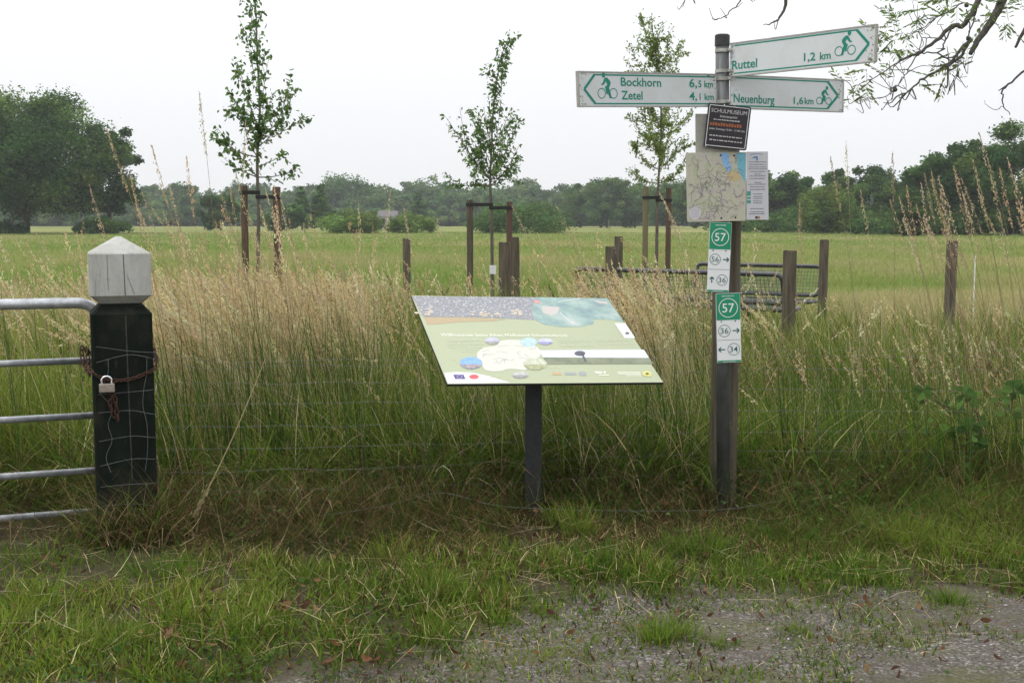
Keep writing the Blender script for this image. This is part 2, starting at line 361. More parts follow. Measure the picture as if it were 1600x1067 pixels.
def seed_stalks(rng, pos, h, az, th0, th1, stem_w, M, head, spread, cstem, chead, segs=6, grain=.016):
    """stems with a loose panicle of small husks along the top part"""
    n = len(pos); phi = rng.normal(0, .7, n)
    V0, F0, C0 = blades(rng, pos, h, stem_w, az, th0, th1, cstem, chead, segs, phi)
    t = (np.arange(segs) + .5) / segs
    th = th0[:, None] + th1[:, None] * t[None]; step = (h / segs)[:, None]
    dx = np.concatenate([np.zeros((n, 1)), np.cumsum(np.sin(th) * step, 1)], 1); dz = np.concatenate([np.zeros((n, 1)), np.cumsum(np.cos(th) * step, 1)], 1)
    s = 1 - head[:, None] / h[:, None] * rng.random((n, M)) ** 1.15
    fi = s * segs; i0 = np.clip(fi.astype(int), 0, segs - 1); fr = fi - i0; ar = np.arange(n)[:, None]
    hx = dx[ar, i0] * (1 - fr) + dx[ar, i0 + 1] * fr; hz = dz[ar, i0] * (1 - fr) + dz[ar, i0 + 1] * fr; ths = th[ar, i0]
    cen = pos[:, None] + np.stack([hx * np.cos(az)[:, None], hx * np.sin(az)[:, None], hz], -1)
    prof = np.sin(np.clip((1 - s) / (head / h)[:, None], 0.03, 1) * math.pi * .9) ** .7 * spread[:, None]
    off = rng.normal(0, 1, (n, M, 3)) * prof[..., None] * np.array([.6, .6, .45])
    off += np.stack([np.cos(az)[:, None] * prof * .5, np.sin(az)[:, None] * prof * .5, -prof * .25], -1)
    d = np.stack([np.sin(ths) * np.cos(az)[:, None], np.sin(ths) * np.sin(az)[:, None], np.cos(ths)], -1) + rng.normal(0, .38, (n, M, 3))
    d /= np.linalg.norm(d, axis=-1, keepdims=True)
    sd = np.cross(d, rng.normal(0, 1, (n, M, 3))); sd /= np.linalg.norm(sd, axis=-1, keepdims=True) + 1e-9
    L = grain * rng.uniform(.6, 1.3, (n, M, 1)); c = (cen + off); W = L * .24
    q = np.stack([c - d * L * .5, c + sd * W, c + d * L * .5, c - sd * W], 2).reshape(-1, 3)
    f = np.arange(n * M * 4).reshape(-1, 4)
    cc = np.repeat(chead[:, None] * (1 + rng.normal(0, .16, (n, M, 1))), 4, axis=1).reshape(-1, 3)
    return join([(V0, F0, C0), (q, [f], cc.clip(.01, .9))])

def leaf_quads(rng, c, d, size, asp, col, bend=.15, up_bias=.5):
    """pointed leaves: centre c, long axis d; six vertices folded along the rib"""
    n = len(c); d = d / (np.linalg.norm(d, axis=1)[:, None] + 1e-9); nm = rng.normal(0, 1, (n, 3)) + np.array([0, 0, up_bias]); s = np.cross(d, nm); s /= np.linalg.norm(s, axis=1)[:, None] + 1e-9; up = np.cross(s, d)
    L = size[:, None]; W = L * asp
    V = np.stack([c - d * L * .5, c - d * L * .15 + s * W * .5 + up * W * bend, c + d * L * .2 + s * W * .4 + up * W * bend, c + d * L * .5 - up * L * .08, c + d * L * .2 - s * W * .4 + up * W * bend, c - d * L * .15 - s * W * .5 + up * W * bend], 1).reshape(-1, 3)
    b = (np.arange(n) * 6)[:, None]; q = np.concatenate([b + [[0, 1, 2, 3]], b + [[0, 3, 4, 5]]])
    return V, [q], np.repeat(col, 6, 0)

def build_grass():
    rng = np.random.default_rng(7)
    A, U, N = np.array, rng.uniform, rng.normal
    # ---- verge grass: short, in front of the fence, thinning out over the gravel
    X, Y = scatter(rng, 150000, 3.7, 6.9, .9)
    e = edge_y(X); dn = fbm(X, Y, 3, 2.4); tuft = fbm(X, Y, 5, 6.0)
    keep = rng.random(len(X)) < np.where(Y > e + .05, np.clip(.52 + .85 * tuft + .3 * fbm(X, Y, 15, 1.6), .05, 1) * np.clip(1.25 - (Y - 5.6) * .8, .15, 1), np.where((e - Y) < .95, np.clip(1.2 * dn - .18 + .6 * np.exp(-(e - Y) * 7), 0, .5), np.clip(1.1 * dn - .22, 0, .42)))
    X, Y, tuft, e = X[keep], Y[keep], tuft[keep], e[keep]; n = len(X)
    on = Y < e; h = (.032 + .068 * rng.random(n) ** 1.5 + .055 * np.clip(tuft, 0, 1)) * np.where(on, .42, 1) * np.clip(1.15 - .65 * np.clip((Y - 5.5) / .5, 0, 1), .4, 2) * np.where((X < -.29 * Y) & (Y > 5.2), .22, 1)
    big = fbm(X, Y, 9, 1.3); mixw = np.clip(.36 + .9 * big + N(0, .3, n), 0, 1)[:, None]
    c = pick(rng, n, GREEN) * (1 - mixw) + pick(rng, n, YGREEN) * mixw
    dead = rng.random(n) < .27 + .12 * np.clip(-big, 0, 1) + .5 * np.clip((Y - 5.3) / .6, 0, 1) * (X > -.27 * Y); c[dead] = pick(rng, dead.sum(), STRAW + BROWN + BROWN + BROWN)
    c = c * np.array([.86, .93, .74]); tip = c * U(.9, 1.35, (n, 1))
    p = np.stack([X, Y, np.zeros(n)], 1); p[:, 2] = gzp(p)
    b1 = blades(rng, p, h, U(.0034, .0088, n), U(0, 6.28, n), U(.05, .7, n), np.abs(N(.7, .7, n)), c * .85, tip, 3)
    # bright leafy tussocks standing out of the short verge
    tb = []
    for px, py, r, k, hh, yel in ((1025, 1003, .06, 150, .12, .5), (1050, 996, .09, 180, .10, .4), (905, 840, .08, 210, .20, .6), (870, 825, .07, 120, .17, .4), (610, 870, .11, 200, .15, .8), (190, 1010, .10, 380, .13, .5), (390, 985, .10, 300, .11, .7), (690, 935, .12, 320, .13, .6), (1100, 870, .16, 480, .17, .2), (960, 890, .2, 600, .14, .0),
                               (1330, 900, .2, 500, .13, .1), (1410, 850, .16, 480, .2, .5), (1500, 800, .25, 700, .2, .6), (1590, 880, .2, 500, .17, .4), (60, 950, .2, 400, .13, .5), (260, 900, .2, 420, .13, .2), (460, 900, .2, 420, .12, .4), (1210, 840, .2, 420, .16, .1), (850, 960, .05, 110, .06, .5), (1130, 1010, .05, 90, .05, .3), (780, 975, .06, 130, .07, .3), (1480, 940, .08, 160, .08, .2), (1380, 830, .3, 900, .15, .7), (1480, 860, .3, 900, .15, .8), (1560, 830, .3, 900, .17, .8), (1290, 860, .22, 600, .13, .4), (1180, 900, .22, 600, .1, .3), (830, 880, .2, 420, .11, .3), (70, 880, .3, 600, .1, .3), (30, 1000, .25, 500, .11, .6), (1250, 990, .05, 90, .05, .4)):
        g = G(px, py); q = g[None] + np.concatenate([N(0, r * .55, (k, 2)), np.zeros((k, 1))], 1); q[:, 2] = gzp(q)
        away = np.arctan2(q[:, 1] - g[1], q[:, 0] - g[0]) + N(0, .5, k)
        cc = pick(rng, k, GREEN) * (1 - yel) + pick(rng, k, YGREEN) * yel
        tb.append(blades(rng, q, hh * .85 * U(.3, 1.2, k), U(.0035, .008, k), away, U(.05, .35, k), U(.2, 1.2, k), cc * .8, cc * 1.15, 4))
    single('verge_grass', join([b1] + tb), MAT['grass'], 'short green grass on the verge before the fence', 'grass', kind='stuff')

    n = 9000; X, Y = scatter(rng, n, 3.8, 6.3, .6); k = (fbm(X, Y, 71, 2.6) > .05 + .5 * rng.random(n)) & ((Y > edge_y(X) - .1) | (rng.random(n) < .12)); X, Y = X[k], Y[k]; n = len(X)
    X2, Y2 = scatter(rng, 5200, 5.8, 7.3, .8); k = fbm(X2, Y2, 73, 2.2) > .1 + .4 * rng.random(5200); X, Y = np.r_[X, X2[k]], np.r_[Y, Y2[k]]; zz = np.r_[U(.01, .06, n), U(.03, .24, int(k.sum()))]; n = len(X)
    q = np.stack([X, Y, zz], 1); a = U(0, 6.28, n)
    single('verge_weeds', leaf_quads(rng, q, np.stack([np.cos(a), np.sin(a), N(.15, .3, n)], 1), U(.012, .034, n), .62, pick(rng, n, [(.07, .13, .03), (.10, .17, .04), (.05, .10, .028), (.14, .19, .05)]), .15, 1.6), MAT['leaf'], 'small round-leaved weeds among the short verge grass', 'weeds', kind='stuff')
    # ---- dry matted litter under the fence
    n = 85000; X, Y = scatter(rng, n, 5.5, 8.0, 1.0); k = rng.random(n) < np.clip(.62 + .5 * fbm(X, Y, 12, 2), .1, 1) * np.clip((Y - 5.4) / .55, .05, 1) * np.where((X < -.29 * Y) & (Y < 6.4), .3, 1) * np.where((np.abs(X - P(833.5, 700, 6.63)[0]) < .09) | (np.abs(X - P(1131, 790, 6.66)[0]) < .1), .25, 1); X, Y = X[k], Y[k]; n = len(X)
    p = np.stack([X, Y, rng.random(n) ** 2 * .20 * np.clip((Y - 5.5) / .8, .1, 1)], 1); p[:, 2] += gzp(p) + .006
    c = pick(rng, n, BROWN + [(.30, .23, .12), (.05, .085, .018), (.065, .11, .02)], [2.2, 4, 1.4, 2.6, 1.6, 3.2, 3]); 
    b = blades(rng, p, U(.08, .34, n), U(.0022, .005, n), U(0, 6.28, n), U(.85, 1.75, n), N(0, .6, n), c, c * U(.9, 1.3, (n, 1)), 3)
    fo = []
    for px, py, k, r, hh, br in ((165, 842, 260, .10, .34, .6), (235, 840, 420, .16, .42, .6), (195, 850, 260, .16, .30, .55), (330, 815, 500, .28, .34, .6), (440, 810, 500, .28, .30, .7), (560, 815, 420, .26, .26, .7), (660, 800, 380, .2, .26, .8), (745, 800, 200, .10, .16, .8), (960, 785, 420, .2, .3, .7), (1040, 790, 380, .2, .2, .7), (1105, 770, 60, .03, .2, .7), (1215, 775, 420, .2, .26, .6), (1300, 760, 500, .3, .28, .5), (1430, 750, 500, .3, .3, .5), (1560, 740, 500, .3, .34, .5), (110, 850, 90, .15, .12, .4)):
        g = G(px, py); q = g[None] + np.concatenate([N(0, r * .6, (k, 1)), N(0, r * .35, (k, 1)), np.zeros((k, 1))], 1); q[:, 2] = gzp(q)
        cc = np.where((rng.random(k) < br)[:, None], pick(rng, k, BROWN + STRAW[3:]), pick(rng, k, GREEN))
        fo.append(blades(rng, q, hh * U(.5, 1.5, k), U(.003, .007, k), U(0, 6.28, k), U(.05, .6, k), U(.3, 2.2, k), cc * .85, cc * 1.1, 5))
    n2 = 1500; X, Y = scatter(rng, n2, 4.2, 6.2, .6); k = rng.random(n2) < np.where(Y < edge_y(X), .25, 1); X, Y = X[k], Y[k]; n2 = len(X); p = np.stack([X, Y, U(.01, .09, n2)], 1); p[:, 2] += gzp(p); c = pick(rng, n2, STRAW)
    b2 = blades(rng, p, U(.08, .3, n2), U(.002, .004, n2), U(0, 6.28, n2), U(1.3, 1.6, n2), N(.1, .3, n2), c, c, 3)
    single('dry_thatch', join([b, b2] + fo), MAT['straw'], 'brown matted dead grass lying under the fence', 'grass', kind='stuff')

    # ---- tall grass belt behind the fence
    geos = []
    pxs, pox = P(833.5, 700, 6.63)[0], P(1131, 790, 6.66)[0]
    def clear(X, Y): return ~(((np.abs(X - pxs * Y / 6.66) < .10) | (np.abs(X - pox * Y / 6.66) < .14)) & (Y < 6.95) & (Y > 5.4)) & ~((X < -.29 * Y) & (Y > 5.6) & (Y < 6.35))
    def cap(X, Y, h): return np.where((np.abs(X - .08) < .85) & (Y < 7.35), np.minimum(h, .74), np.where((Y > 9.5) & (((X / Y > .03) & (X / Y < .085)) | (X / Y > .19)), np.minimum(h, .86), np.where(X / Y > .2, np.minimum(h, .8), h)))
    def path_clear(X, Y): return clear(X, Y) & ~((X > 3.7) & (Y > 14.3) & (Y < 16.7) & (rng.random(len(X)) < .93))
    n = 150000; X, Y = scatter(rng, n, 6.85, 17, 1.4, 1.25)
    side = 1 / (1 + np.exp(-(X / Y - .18) * 14))                       # 0 on the left, 1 right of the signpost
    cl = fbm(X, Y, 21, 1.1); k = path_clear(X, Y) & (rng.random(n) < np.clip(.62 + .75 * cl + .35 * fbm(X, Y, 23, 3.2), .06, 1) * np.where(Y < 7.0, .3, np.where(Y < 9, .72, 1))); X, Y, side, cl = X[k], Y[k], side[k], cl[k]; n = len(X)
    near = np.clip((9.5 - Y) / 2.5, 0, 1)
    gate = X < -.305 * Y                                                # behind the gate, left of the post
    h = U(.35, 1.0, n) * (1 + .38 * cl) * (1 - .33 * side) * np.where(Y > 12, .85, 1) * np.where(gate, .80, 1) + .12
    h = cap(X, Y, h)
    drymix = np.clip(.20 + .25 * np.clip((Y - 8) / 5, 0, 1) - .12 * side + .5 * fbm(X, Y, 33, .9) - .25 * gate + N(0, .2, n), 0, 1)
    c = pick(rng, n, GREEN) ; yg = (rng.random(n) < .4 + .3 * gate)[:, None]; c = np.where(yg, pick(rng, n, YGREEN), c)
    dry = rng.random(n) < drymix * .75; c[dry] = pick(rng, dry.sum(), STRAW + BROWN[:1])
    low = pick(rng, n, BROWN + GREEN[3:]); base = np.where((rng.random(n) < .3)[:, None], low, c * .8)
    p = np.stack([X, Y, np.zeros(n)], 1); p[:, 2] = gzp(p)
    az = np.where(rng.random(n) < .45, N(math.pi, .8, n), U(0, 6.28, n))
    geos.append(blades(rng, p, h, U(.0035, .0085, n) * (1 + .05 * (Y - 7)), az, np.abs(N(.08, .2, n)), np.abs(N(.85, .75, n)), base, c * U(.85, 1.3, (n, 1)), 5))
    n = 26000; X, Y = scatter(rng, n, 5.75, 7.5, .9); k = clear(X, Y) & (rng.random(n) < np.clip(.45 + .9 * fbm(X, Y, 24, 1.5) + .35 * (X > 1.3), .05, 1) * np.clip((Y - 5.6) / .7, .15, 1)); X, Y = X[k], Y[k]; n = len(X); p = np.stack([X, Y, np.zeros(n)], 1); p[:, 2] = gzp(p)
    c = pick(rng, n, GREEN + BROWN[:2], [3, 4, 1.5, 3, 1, 1])
    geos.append(blades(rng, p, U(.10, .36, n) * np.clip((Y - 5.3) / 1.2, .35, 1.2), U(.004, .0095, n), U(0, 6.28, n), U(.15, .9, n), U(.4, 2.2, n), c * .85, c * 1.1, 5))
    # broad bent leaves low in the belt
    n = 85000; X, Y = scatter(rng, n, 6.8, 10.8, 1.1, 1.3); k = clear(X, Y) & (Y > 6.85 + .3 / (1 + np.exp(-(X - 1.2) * 6)) + .08 * np.sin(X * 6)); X, Y = X[k], Y[k]; n = len(X); p = np.stack([X, Y, np.zeros(n)], 1); p[:, 2] = gzp(p)
    c = pick(rng, n, GREEN + YGREEN, [4, 4, 4, 2, 2, 2, 1]); dd = rng.random(n) < .22; c[dd] = pick(rng, dd.sum(), BROWN + STRAW)
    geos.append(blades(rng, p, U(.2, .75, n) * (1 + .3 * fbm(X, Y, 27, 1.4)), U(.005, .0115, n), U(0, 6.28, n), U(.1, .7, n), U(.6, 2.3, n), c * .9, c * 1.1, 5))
    # strong dark green stems
    n = 900; X, Y = scatter(rng, n, 6.7, 9.5, .9, 1.1); k = clear(X, Y); X, Y = X[k], Y[k]; n = len(X); p = np.stack([X, Y, np.zeros(n)], 1); c = pick(rng, n, [(.045, .085, .025), (.06, .095, .03)])
    geos.append(blades(rng, p, cap(X, Y, U(.75, 1.35, n) * np.where(X > .19 * Y, .7, 1)), U(.006, .011, n), N(math.pi, .9, n), np.abs(N(.06, .06, n)), N(.1, .12, n), c, c * 1.3, 5))
    for px, d_, k, r, h0, h1 in ((430, 7.1, 46, .05, 1.1, 1.5), (405, 7.3, 30, .05, 1.0, 1.4), (505, 7.4, 50, .06, 1.0, 1.45), (545, 7.3, 40, .05, .9, 1.3), (585, 7.5, 44, .06, .95, 1.35), (620, 7.2, 30, .04, .8, 1.2), (345, 7.2, 40, .06, .9, 1.3), (880, 7.45, 40, .05, .6, .95), (925, 7.5, 46, .05, .7, 1.0), (1030, 7.4, 30, .05, .6, .9), (960, 7.6, 30, .05, .6, .95), (1230, 7.6, 40, .08, .6, .9), (1330, 7.7, 40, .08, .6, .9), (1420, 7.7, 40, .08, .6, 1.0), (270, 7.0, 40, .06, .7, 1.1)):
        x = P(px, 600, d_)[0]; q = np.stack([x + N(0, r, k), d_ + N(0, r, k), np.zeros(k)], 1); c = pick(rng, k, [(.045, .085, .018), (.06, .105, .022), (.08, .12, .03)])
        geos.append(blades(rng, q, cap(q[:, 0], q[:, 1], U(h0, h1, k)), U(.004, .009, k), np.where(rng.random(k) < .6, N(math.pi, .7, k), U(0, 6.28, k)), U(.02, .22, k), N(.12, .15, k), c, c * 1.3, 5))
    single('tall_grass', join(geos), MAT['grass'], 'tall uncut green grass standing behind the wire fence', 'grass', kind='stuff')

    # ---- straw-coloured flowering stems
    geos = []
    def stalks(n, y0, y1, h0, h1, side_fn, M=36, leanm=.24, pal=STRAW, m=1.2, pw=1.0, gr=.018, sp=.013, hd=(.12, .24), sw=.0028):
        X, Y = scatter(rng, n, y0, y1, m, pw); k = (rng.random(n) < side_fn(X / Y, X, Y)) & path_clear(X, Y); X, Y = X[k], Y[k]; n = len(X)
        p = np.stack([X, Y, np.zeros(n)], 1); p[:, 2] = gzp(p); h = cap(X, Y, U(h0, h1, n) * (1 - .07 * np.clip((Y - 11) / 4, 0, 1)))
        ch = pick(rng, n, pal, None, .14); cs = ch * .8; gs = rng.random(n) < .35; cs[gs] = pick(rng, gs.sum(), YGREEN)
        geos.append(seed_stalks(rng, p, h, np.where(rng.random(n) < .82, N(math.pi, .6, n), U(0, 6.28, n)), np.abs(N(leanm, .1, n)), np.abs(N(.38, .28, n)), U(.7, 1.3, n) * sw * (1 + .05 * (Y - 7)), M, U(hd[0], hd[1], n), U(.6, 1.4, n) * sp, cs, ch.clip(.02, .75), 6, gr))
    left = lambda r, X, Y: np.where(r < -.33, .45, np.where(r < -.07, 1.0, np.where(r < .04, .32, np.where(r < .18, .2, .05))))
    stalks(7500, 8.0, 10.8, .85, 1.25, lambda r, X, Y: left(r, X, Y) * np.clip(.38 + 1.35 * fbm(X, Y, 41, 1.4), .03, 1))
    stalks(9000, 10.5, 16.5, .85, 1.2, lambda r, X, Y: np.where(r > .19, .07, left(r, X, Y)) * np.clip(.42 + 1.3 * fbm(X, Y, 42, 1.0), .04, 1), M=26, gr=.024, sp=.017)
    stalks(800, 7.0, 9.8, 1.2, 1.66, lambda r, X, Y: np.where((r > -.36) & (r < -.1), .9, np.where(r > .2, .35, np.where(r < .06, .12, .4))), M=34, leanm=.16, hd=(.18, .3))
    stalks(2600, 8.5, 13.5, .95, 1.38, lambda r, X, Y: np.where((r > .085) & (r < .19), .8, .03), M=34, leanm=.32, sp=.014, hd=(.18, .3))
    stalks(1300, 7.2, 9, .6, 1.0, lambda r, X, Y: np.where(r > .1, .3, .35), M=18, pal=[(.26, .2, .10), (.3, .25, .12), (.2, .13, .08)])
    stalks(160, 7.2, 10, .8, 1.3, lambda r, X, Y: np.where(r > -.2, .8, .3), M=70, leanm=.08, pal=[(.13, .065, .035), (.10, .055, .03), (.17, .09, .05)], gr=.012, sp=.010, hd=(.2, .35), sw=.004)
    for k_ in range(64):
        px = rng.choice([rng.uniform(240, 420), rng.uniform(420, 660), rng.uniform(985, 1110), rng.uniform(1180, 1620)], p=[.4, .35, .2, .05]); d_ = rng.uniform(7.5, 10.5); k = int(U(14, 34)); x = P(px, 500, d_)[0]
        q = np.stack([x + N(0, .07, k), d_ + N(0, .07, k), np.zeros(k)], 1); ch = pick(rng, k, STRAW[:3], None, .12); l_ = U(.18, .42)
        geos.append(seed_stalks(rng, q, U(.95, 1.42, k), N(math.pi, .35, k), np.abs(N(l_, .07, k)), np.abs(N(.45, .2, k)), U(.0026, .0042, k), 46, U(.16, .28, k), U(.009, .016, k), ch * .8, ch.clip(.02, .78), 7, .018))
    # single long stems that rise clear of the rest
    for (bx, by), (tx, ty), d, rise in (((345, 420), (312, 150), 7.4, .16), ((300, 420), (238, 232), 7.3, .3), ((320, 430), (292, 250), 7.8, .2), ((255, 420), (168, 205), 7.0, .3), ((190, 400), (140, 292), 6.9, .25), ((250, 430), (205, 278), 7.6, .3), ((420, 420), (368, 272), 8, .25), ((370, 430), (383, 195), 8.3, .2), ((395, 420), (345, 300), 7.7, .25),
                                        ((330, 440), (235, 320), 7.9, .3), ((280, 430), (222, 300), 7.5, .3), ((560, 400), (560, 320), 9, .25), ((590, 420), (610, 300), 9, .3), ((860, 400), (800, 322), 9, .3), ((930, 420), (868, 318), 9, .3), ((500, 440), (475, 352), 8.6, .25),
                                        ((1340, 420), (1298, 248), 8.2, .2), ((1335, 440), (1322, 225), 8.6, .2), ((1400, 410), (1395, 240), 9, .2), ((1560, 420), (1490, 262), 7.4, .3), ((1570, 420), (1525, 265), 7.6, .3), ((1600, 380), (1530, 210), 7.0, .35), ((1590, 420), (1545, 255), 7.3, .3), ((1470, 420), (1440, 290), 7.6, .25),
                                        ((1640, 400), (1575, 250), 7.2, .3), ((1500, 400), (1470, 300), 7.9, .25), ((1530, 430), (1472, 292), 7.5, .3), ((1610, 430), (1562, 265), 7.4, .3), ((1255, 430), (1250, 320), 8.4, .2), ((1380, 440), (1345, 300), 8, .3), ((1090, 470), (1000, 395), 8.4, .4), ((1070, 440), (975, 372), 8.9, .4), ((1110, 420), (1030, 300), 8.1, .3), ((1085, 400), (1040, 318), 8.3, .3), ((660, 440), (632, 330), 9.2, .25)) + tuple(((bx_, 430), (bx_ - rng.uniform(25, 75), rng.uniform(250, 360)), rng.uniform(7.2, 9.5), .3) for bx_ in rng.uniform(1440, 1660, 26)) + tuple(((bx_, 430), (bx_ - rng.uniform(20, 60), rng.uniform(290, 370)), rng.uniform(7.4, 9.5), .3) for bx_ in rng.uniform(230, 480, 22)):
        top = P(tx, ty, d); b0 = P(bx, by, d); u = (top - b0); gx = b0[0] - u[0] / max(u[2], .05) * b0[2] * .25
        base = np.array([gx, d, 0.]); L = np.linalg.norm(top - base); az = math.atan2(0, top[0] - base[0]); lean = math.atan2(abs(top[0] - base[0]), top[2])
        ch = pick(rng, 1, [(.52, .43, .27), (.58, .48, .31), (.48, .39, .24)], None, .1)
        th_ = lean * .3 + lean * 1.4 * (np.arange(12) + .5) / 12; sx_ = np.concatenate([[0], np.cumsum(np.sin(th_))]) * L * 1.01 / 12; sz_ = np.concatenate([[0], np.cumsum(np.cos(th_))]) * L * 1.01 / 12
        geos.append(tube(np.stack([base[0] + sx_ * math.cos(az), np.full(13, d), sz_], 1), np.linspace(.0022, .0009, 13), 4) + (ch[0] * .8,))
        geos.append(seed_stalks(rng, base[None], A([L * 1.01]), A([az]), A([lean * .3]), A([lean * 1.4]), A([.004]), 100, A([min(.38, L * .24)]), A([.013]), ch * .85, ch * 1.15, 12, .0145))
    # one broken stem hanging over the fence
    a, b = P(415, 560, 6.45), P(303, 808, 6.1); v = b - a; L = np.linalg.norm(v)
    geos.append(tube(smooth_path([a, a + v * .5 + np.array([.01, 0, -.01]), b], 12), np.linspace(.0022, .004, 12), 5) + (np.array([.5, .42, .25]),))
    gq = a[None] + v[None] * U(.82, 1.0, (70, 1)) + N(0, .008, (70, 3)); dd = v / L
    s_ = np.cross(np.broadcast_to(dd, (70, 3)), N(0, 1, (70, 3))); s_ /= np.linalg.norm(s_, axis=1)[:, None]
    geos.append((np.stack([gq - dd * .014, gq + s_ * .004, gq + dd * .014, gq - s_ * .004], 1).reshape(-1, 3), [np.arange(280).reshape(-1, 4)], np.array([.48, .40, .23])))
    single('straw_stems', join(geos), MAT['straw'], 'straw-coloured flowering grass stems leaning left above the green', 'grass', kind='stuff')

    # ---- meadow
    geos = []
    for n, y0, y1, h0, h1, w0, w1, pw in ((125000, 16, 34, .10, .34, .006, .016, 1.2), (125000, 30, 75, .10, .26, .02, .04, 1.3), (60000, 70, 170, .10, .25, .06, .12, 1.2)):
        X, Y = scatter(rng, n, y0, y1, 2, pw); k = path_clear(X, Y); X, Y = X[k], Y[k]; n = len(X)
        f1 = 1.3 * fbm(X, Y * .5, 51, .3); f2 = 1.5 * fbm(X, Y * .35, 52, .07)
        w_ = np.clip(.20 + .5 * f1 + .35 * f2 + N(0, .18, n) + .9 * ((X / Y > .27 + .02 * np.sin(Y)) & (Y > 20.5) & (Y < 27)) + .3 * ((X / Y > .27) & (Y > 16) & (Y < 20.5)), 0, 1)[:, None]
        c = pick(rng, n, [(.21, .31, .07), (.17, .26, .055), (.26, .33, .09)], None, .1) * (1 - w_) + pick(rng, n, [(.42, .37, .18), (.35, .32, .14), (.46, .40, .22)], None, .1) * w_
        p = np.stack([X, Y, np.zeros(n)], 1)
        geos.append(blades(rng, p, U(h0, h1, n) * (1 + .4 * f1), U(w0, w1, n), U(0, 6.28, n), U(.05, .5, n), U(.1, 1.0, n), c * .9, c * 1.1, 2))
    single('meadow_grass', join(geos), MAT['grass'], 'yellow-green pasture grass of the open meadow', 'grass', kind='stuff')

    # ---- loose stones and fallen leaves
    n = 16000; X, Y = scatter(rng, n, 3.6, 5.9, .5); k = (Y < edge_y(X) + .02) & (fbm(X, Y, 61, 2.2) > -.35 + .5 * rng.random(n)); X, Y = X[k], Y[k]; n = len(X)
    o8 = np.array([[1, 0, 0], [-1, 0, 0], [0, 1, 0], [0, -1, 0], [0, 0, 1], [0, 0, -1], ]); f8 = np.array([[0, 2, 4], [2, 1, 4], [1, 3, 4], [3, 0, 4], [2, 0, 5], [1, 2, 5], [3, 1, 5], [0, 3, 5]])
    sz = .0026 + .006 * rng.random(n) ** 3; V = o8[None] * sz[:, None, None] * U(.6, 1.2, (n, 6, 1)) * np.array([1, 1, .7])
    V = np.stack([rotz(V[:, i], 0) for i in range(6)], 1); V = V + np.stack([X, Y, gz(X, Y) * (Y > 4.3) + np.where(Y > 4.3, .006, -.012) + sz * .2], -1)[:, None]
    c = pick(rng, n, [(.17, .16, .145), (.26, .245, .225), (.10, .093, .085), (.38, .365, .34), (.17, .135, .105)], [4, 3, 4, 1.2, 2])
    single('gravel', (V.reshape(-1, 3), [(np.arange(n)[:, None, None] * 6 + f8[None]).reshape(-1, 3)], np.repeat(c, 6, 0)), MAT['tinted'], 'small grey stones loose on the track', 'gravel', kind='stuff')
    cs = []
    n = 700; X, Y = scatter(rng, n, 4.1, 7, .4); cs.append((X, Y, gz(X, Y) + U(.01, .07, n), U(.008, .022, n)))
    for px, py, k, r, hh in ((445, 970, 14, .05, .03), (780, 760, 60, .10, .12), (240, 1015, 6, .05, .02), (1140, 770, 26, .10, .05), (1200, 785, 20, .15, .04), (720, 820, 18, .2, .04), (1010, 800, 20, .2, .04), (560, 1050, 8, .08, .02), (600, 812, 6, .02, .03)):
        g = G(px, py); cs.append((g[0] + N(0, r, k), g[1] + N(0, r * .5, k), .05 + rng.random(k) * hh, U(.016, .034, k)))
    X, Y, Z, s = [np.concatenate(q) for q in zip(*cs)]; n = len(X)
    a = U(0, 6.28, n); u = np.stack([np.cos(a), np.sin(a), N(0, .5, n)], 1); u /= np.linalg.norm(u, axis=1)[:, None]; v = np.cross(u, N(0, .5, (n, 3)) + np.array([0, 0, 1])); v /= np.linalg.norm(v, axis=1)[:, None]; w_ = np.cross(u, v)
    c = np.stack([X, Y, Z], 1)[:, None]; s3 = s[:, None, None]; u, v, w_ = u[:, None], v[:, None], w_[:, None]
    prof = [(-1, 0, 0), (-.5, .45, .25), (.1, .55, .3), (.6, .35, .15), (1.1, 0, -.15), (.6, -.35, .2), (.1, -.5, .3), (-.5, -.4, .2)]
    V = np.concatenate([c + s3 * (u * a_ + v * b_ + w_ * d_) for a_, b_, d_ in prof], 1).reshape(-1, 3)
    cc = np.repeat(pick(rng, n, [(.17, .085, .045), (.11, .06, .035), (.26, .16, .085), (.08, .042, .026)]), 8, 0)
    single('dead_leaves', (V, [(np.arange(n)[:, None, None] * 8 + np.array([[0, 1, 6, 7], [1, 2, 5, 6], [2, 3, 4, 5]])[None]).reshape(-1, 4)], cc), MAT['straw'], 'curled brown fallen leaves scattered along the verge', 'leaves', kind='stuff')
build_grass()

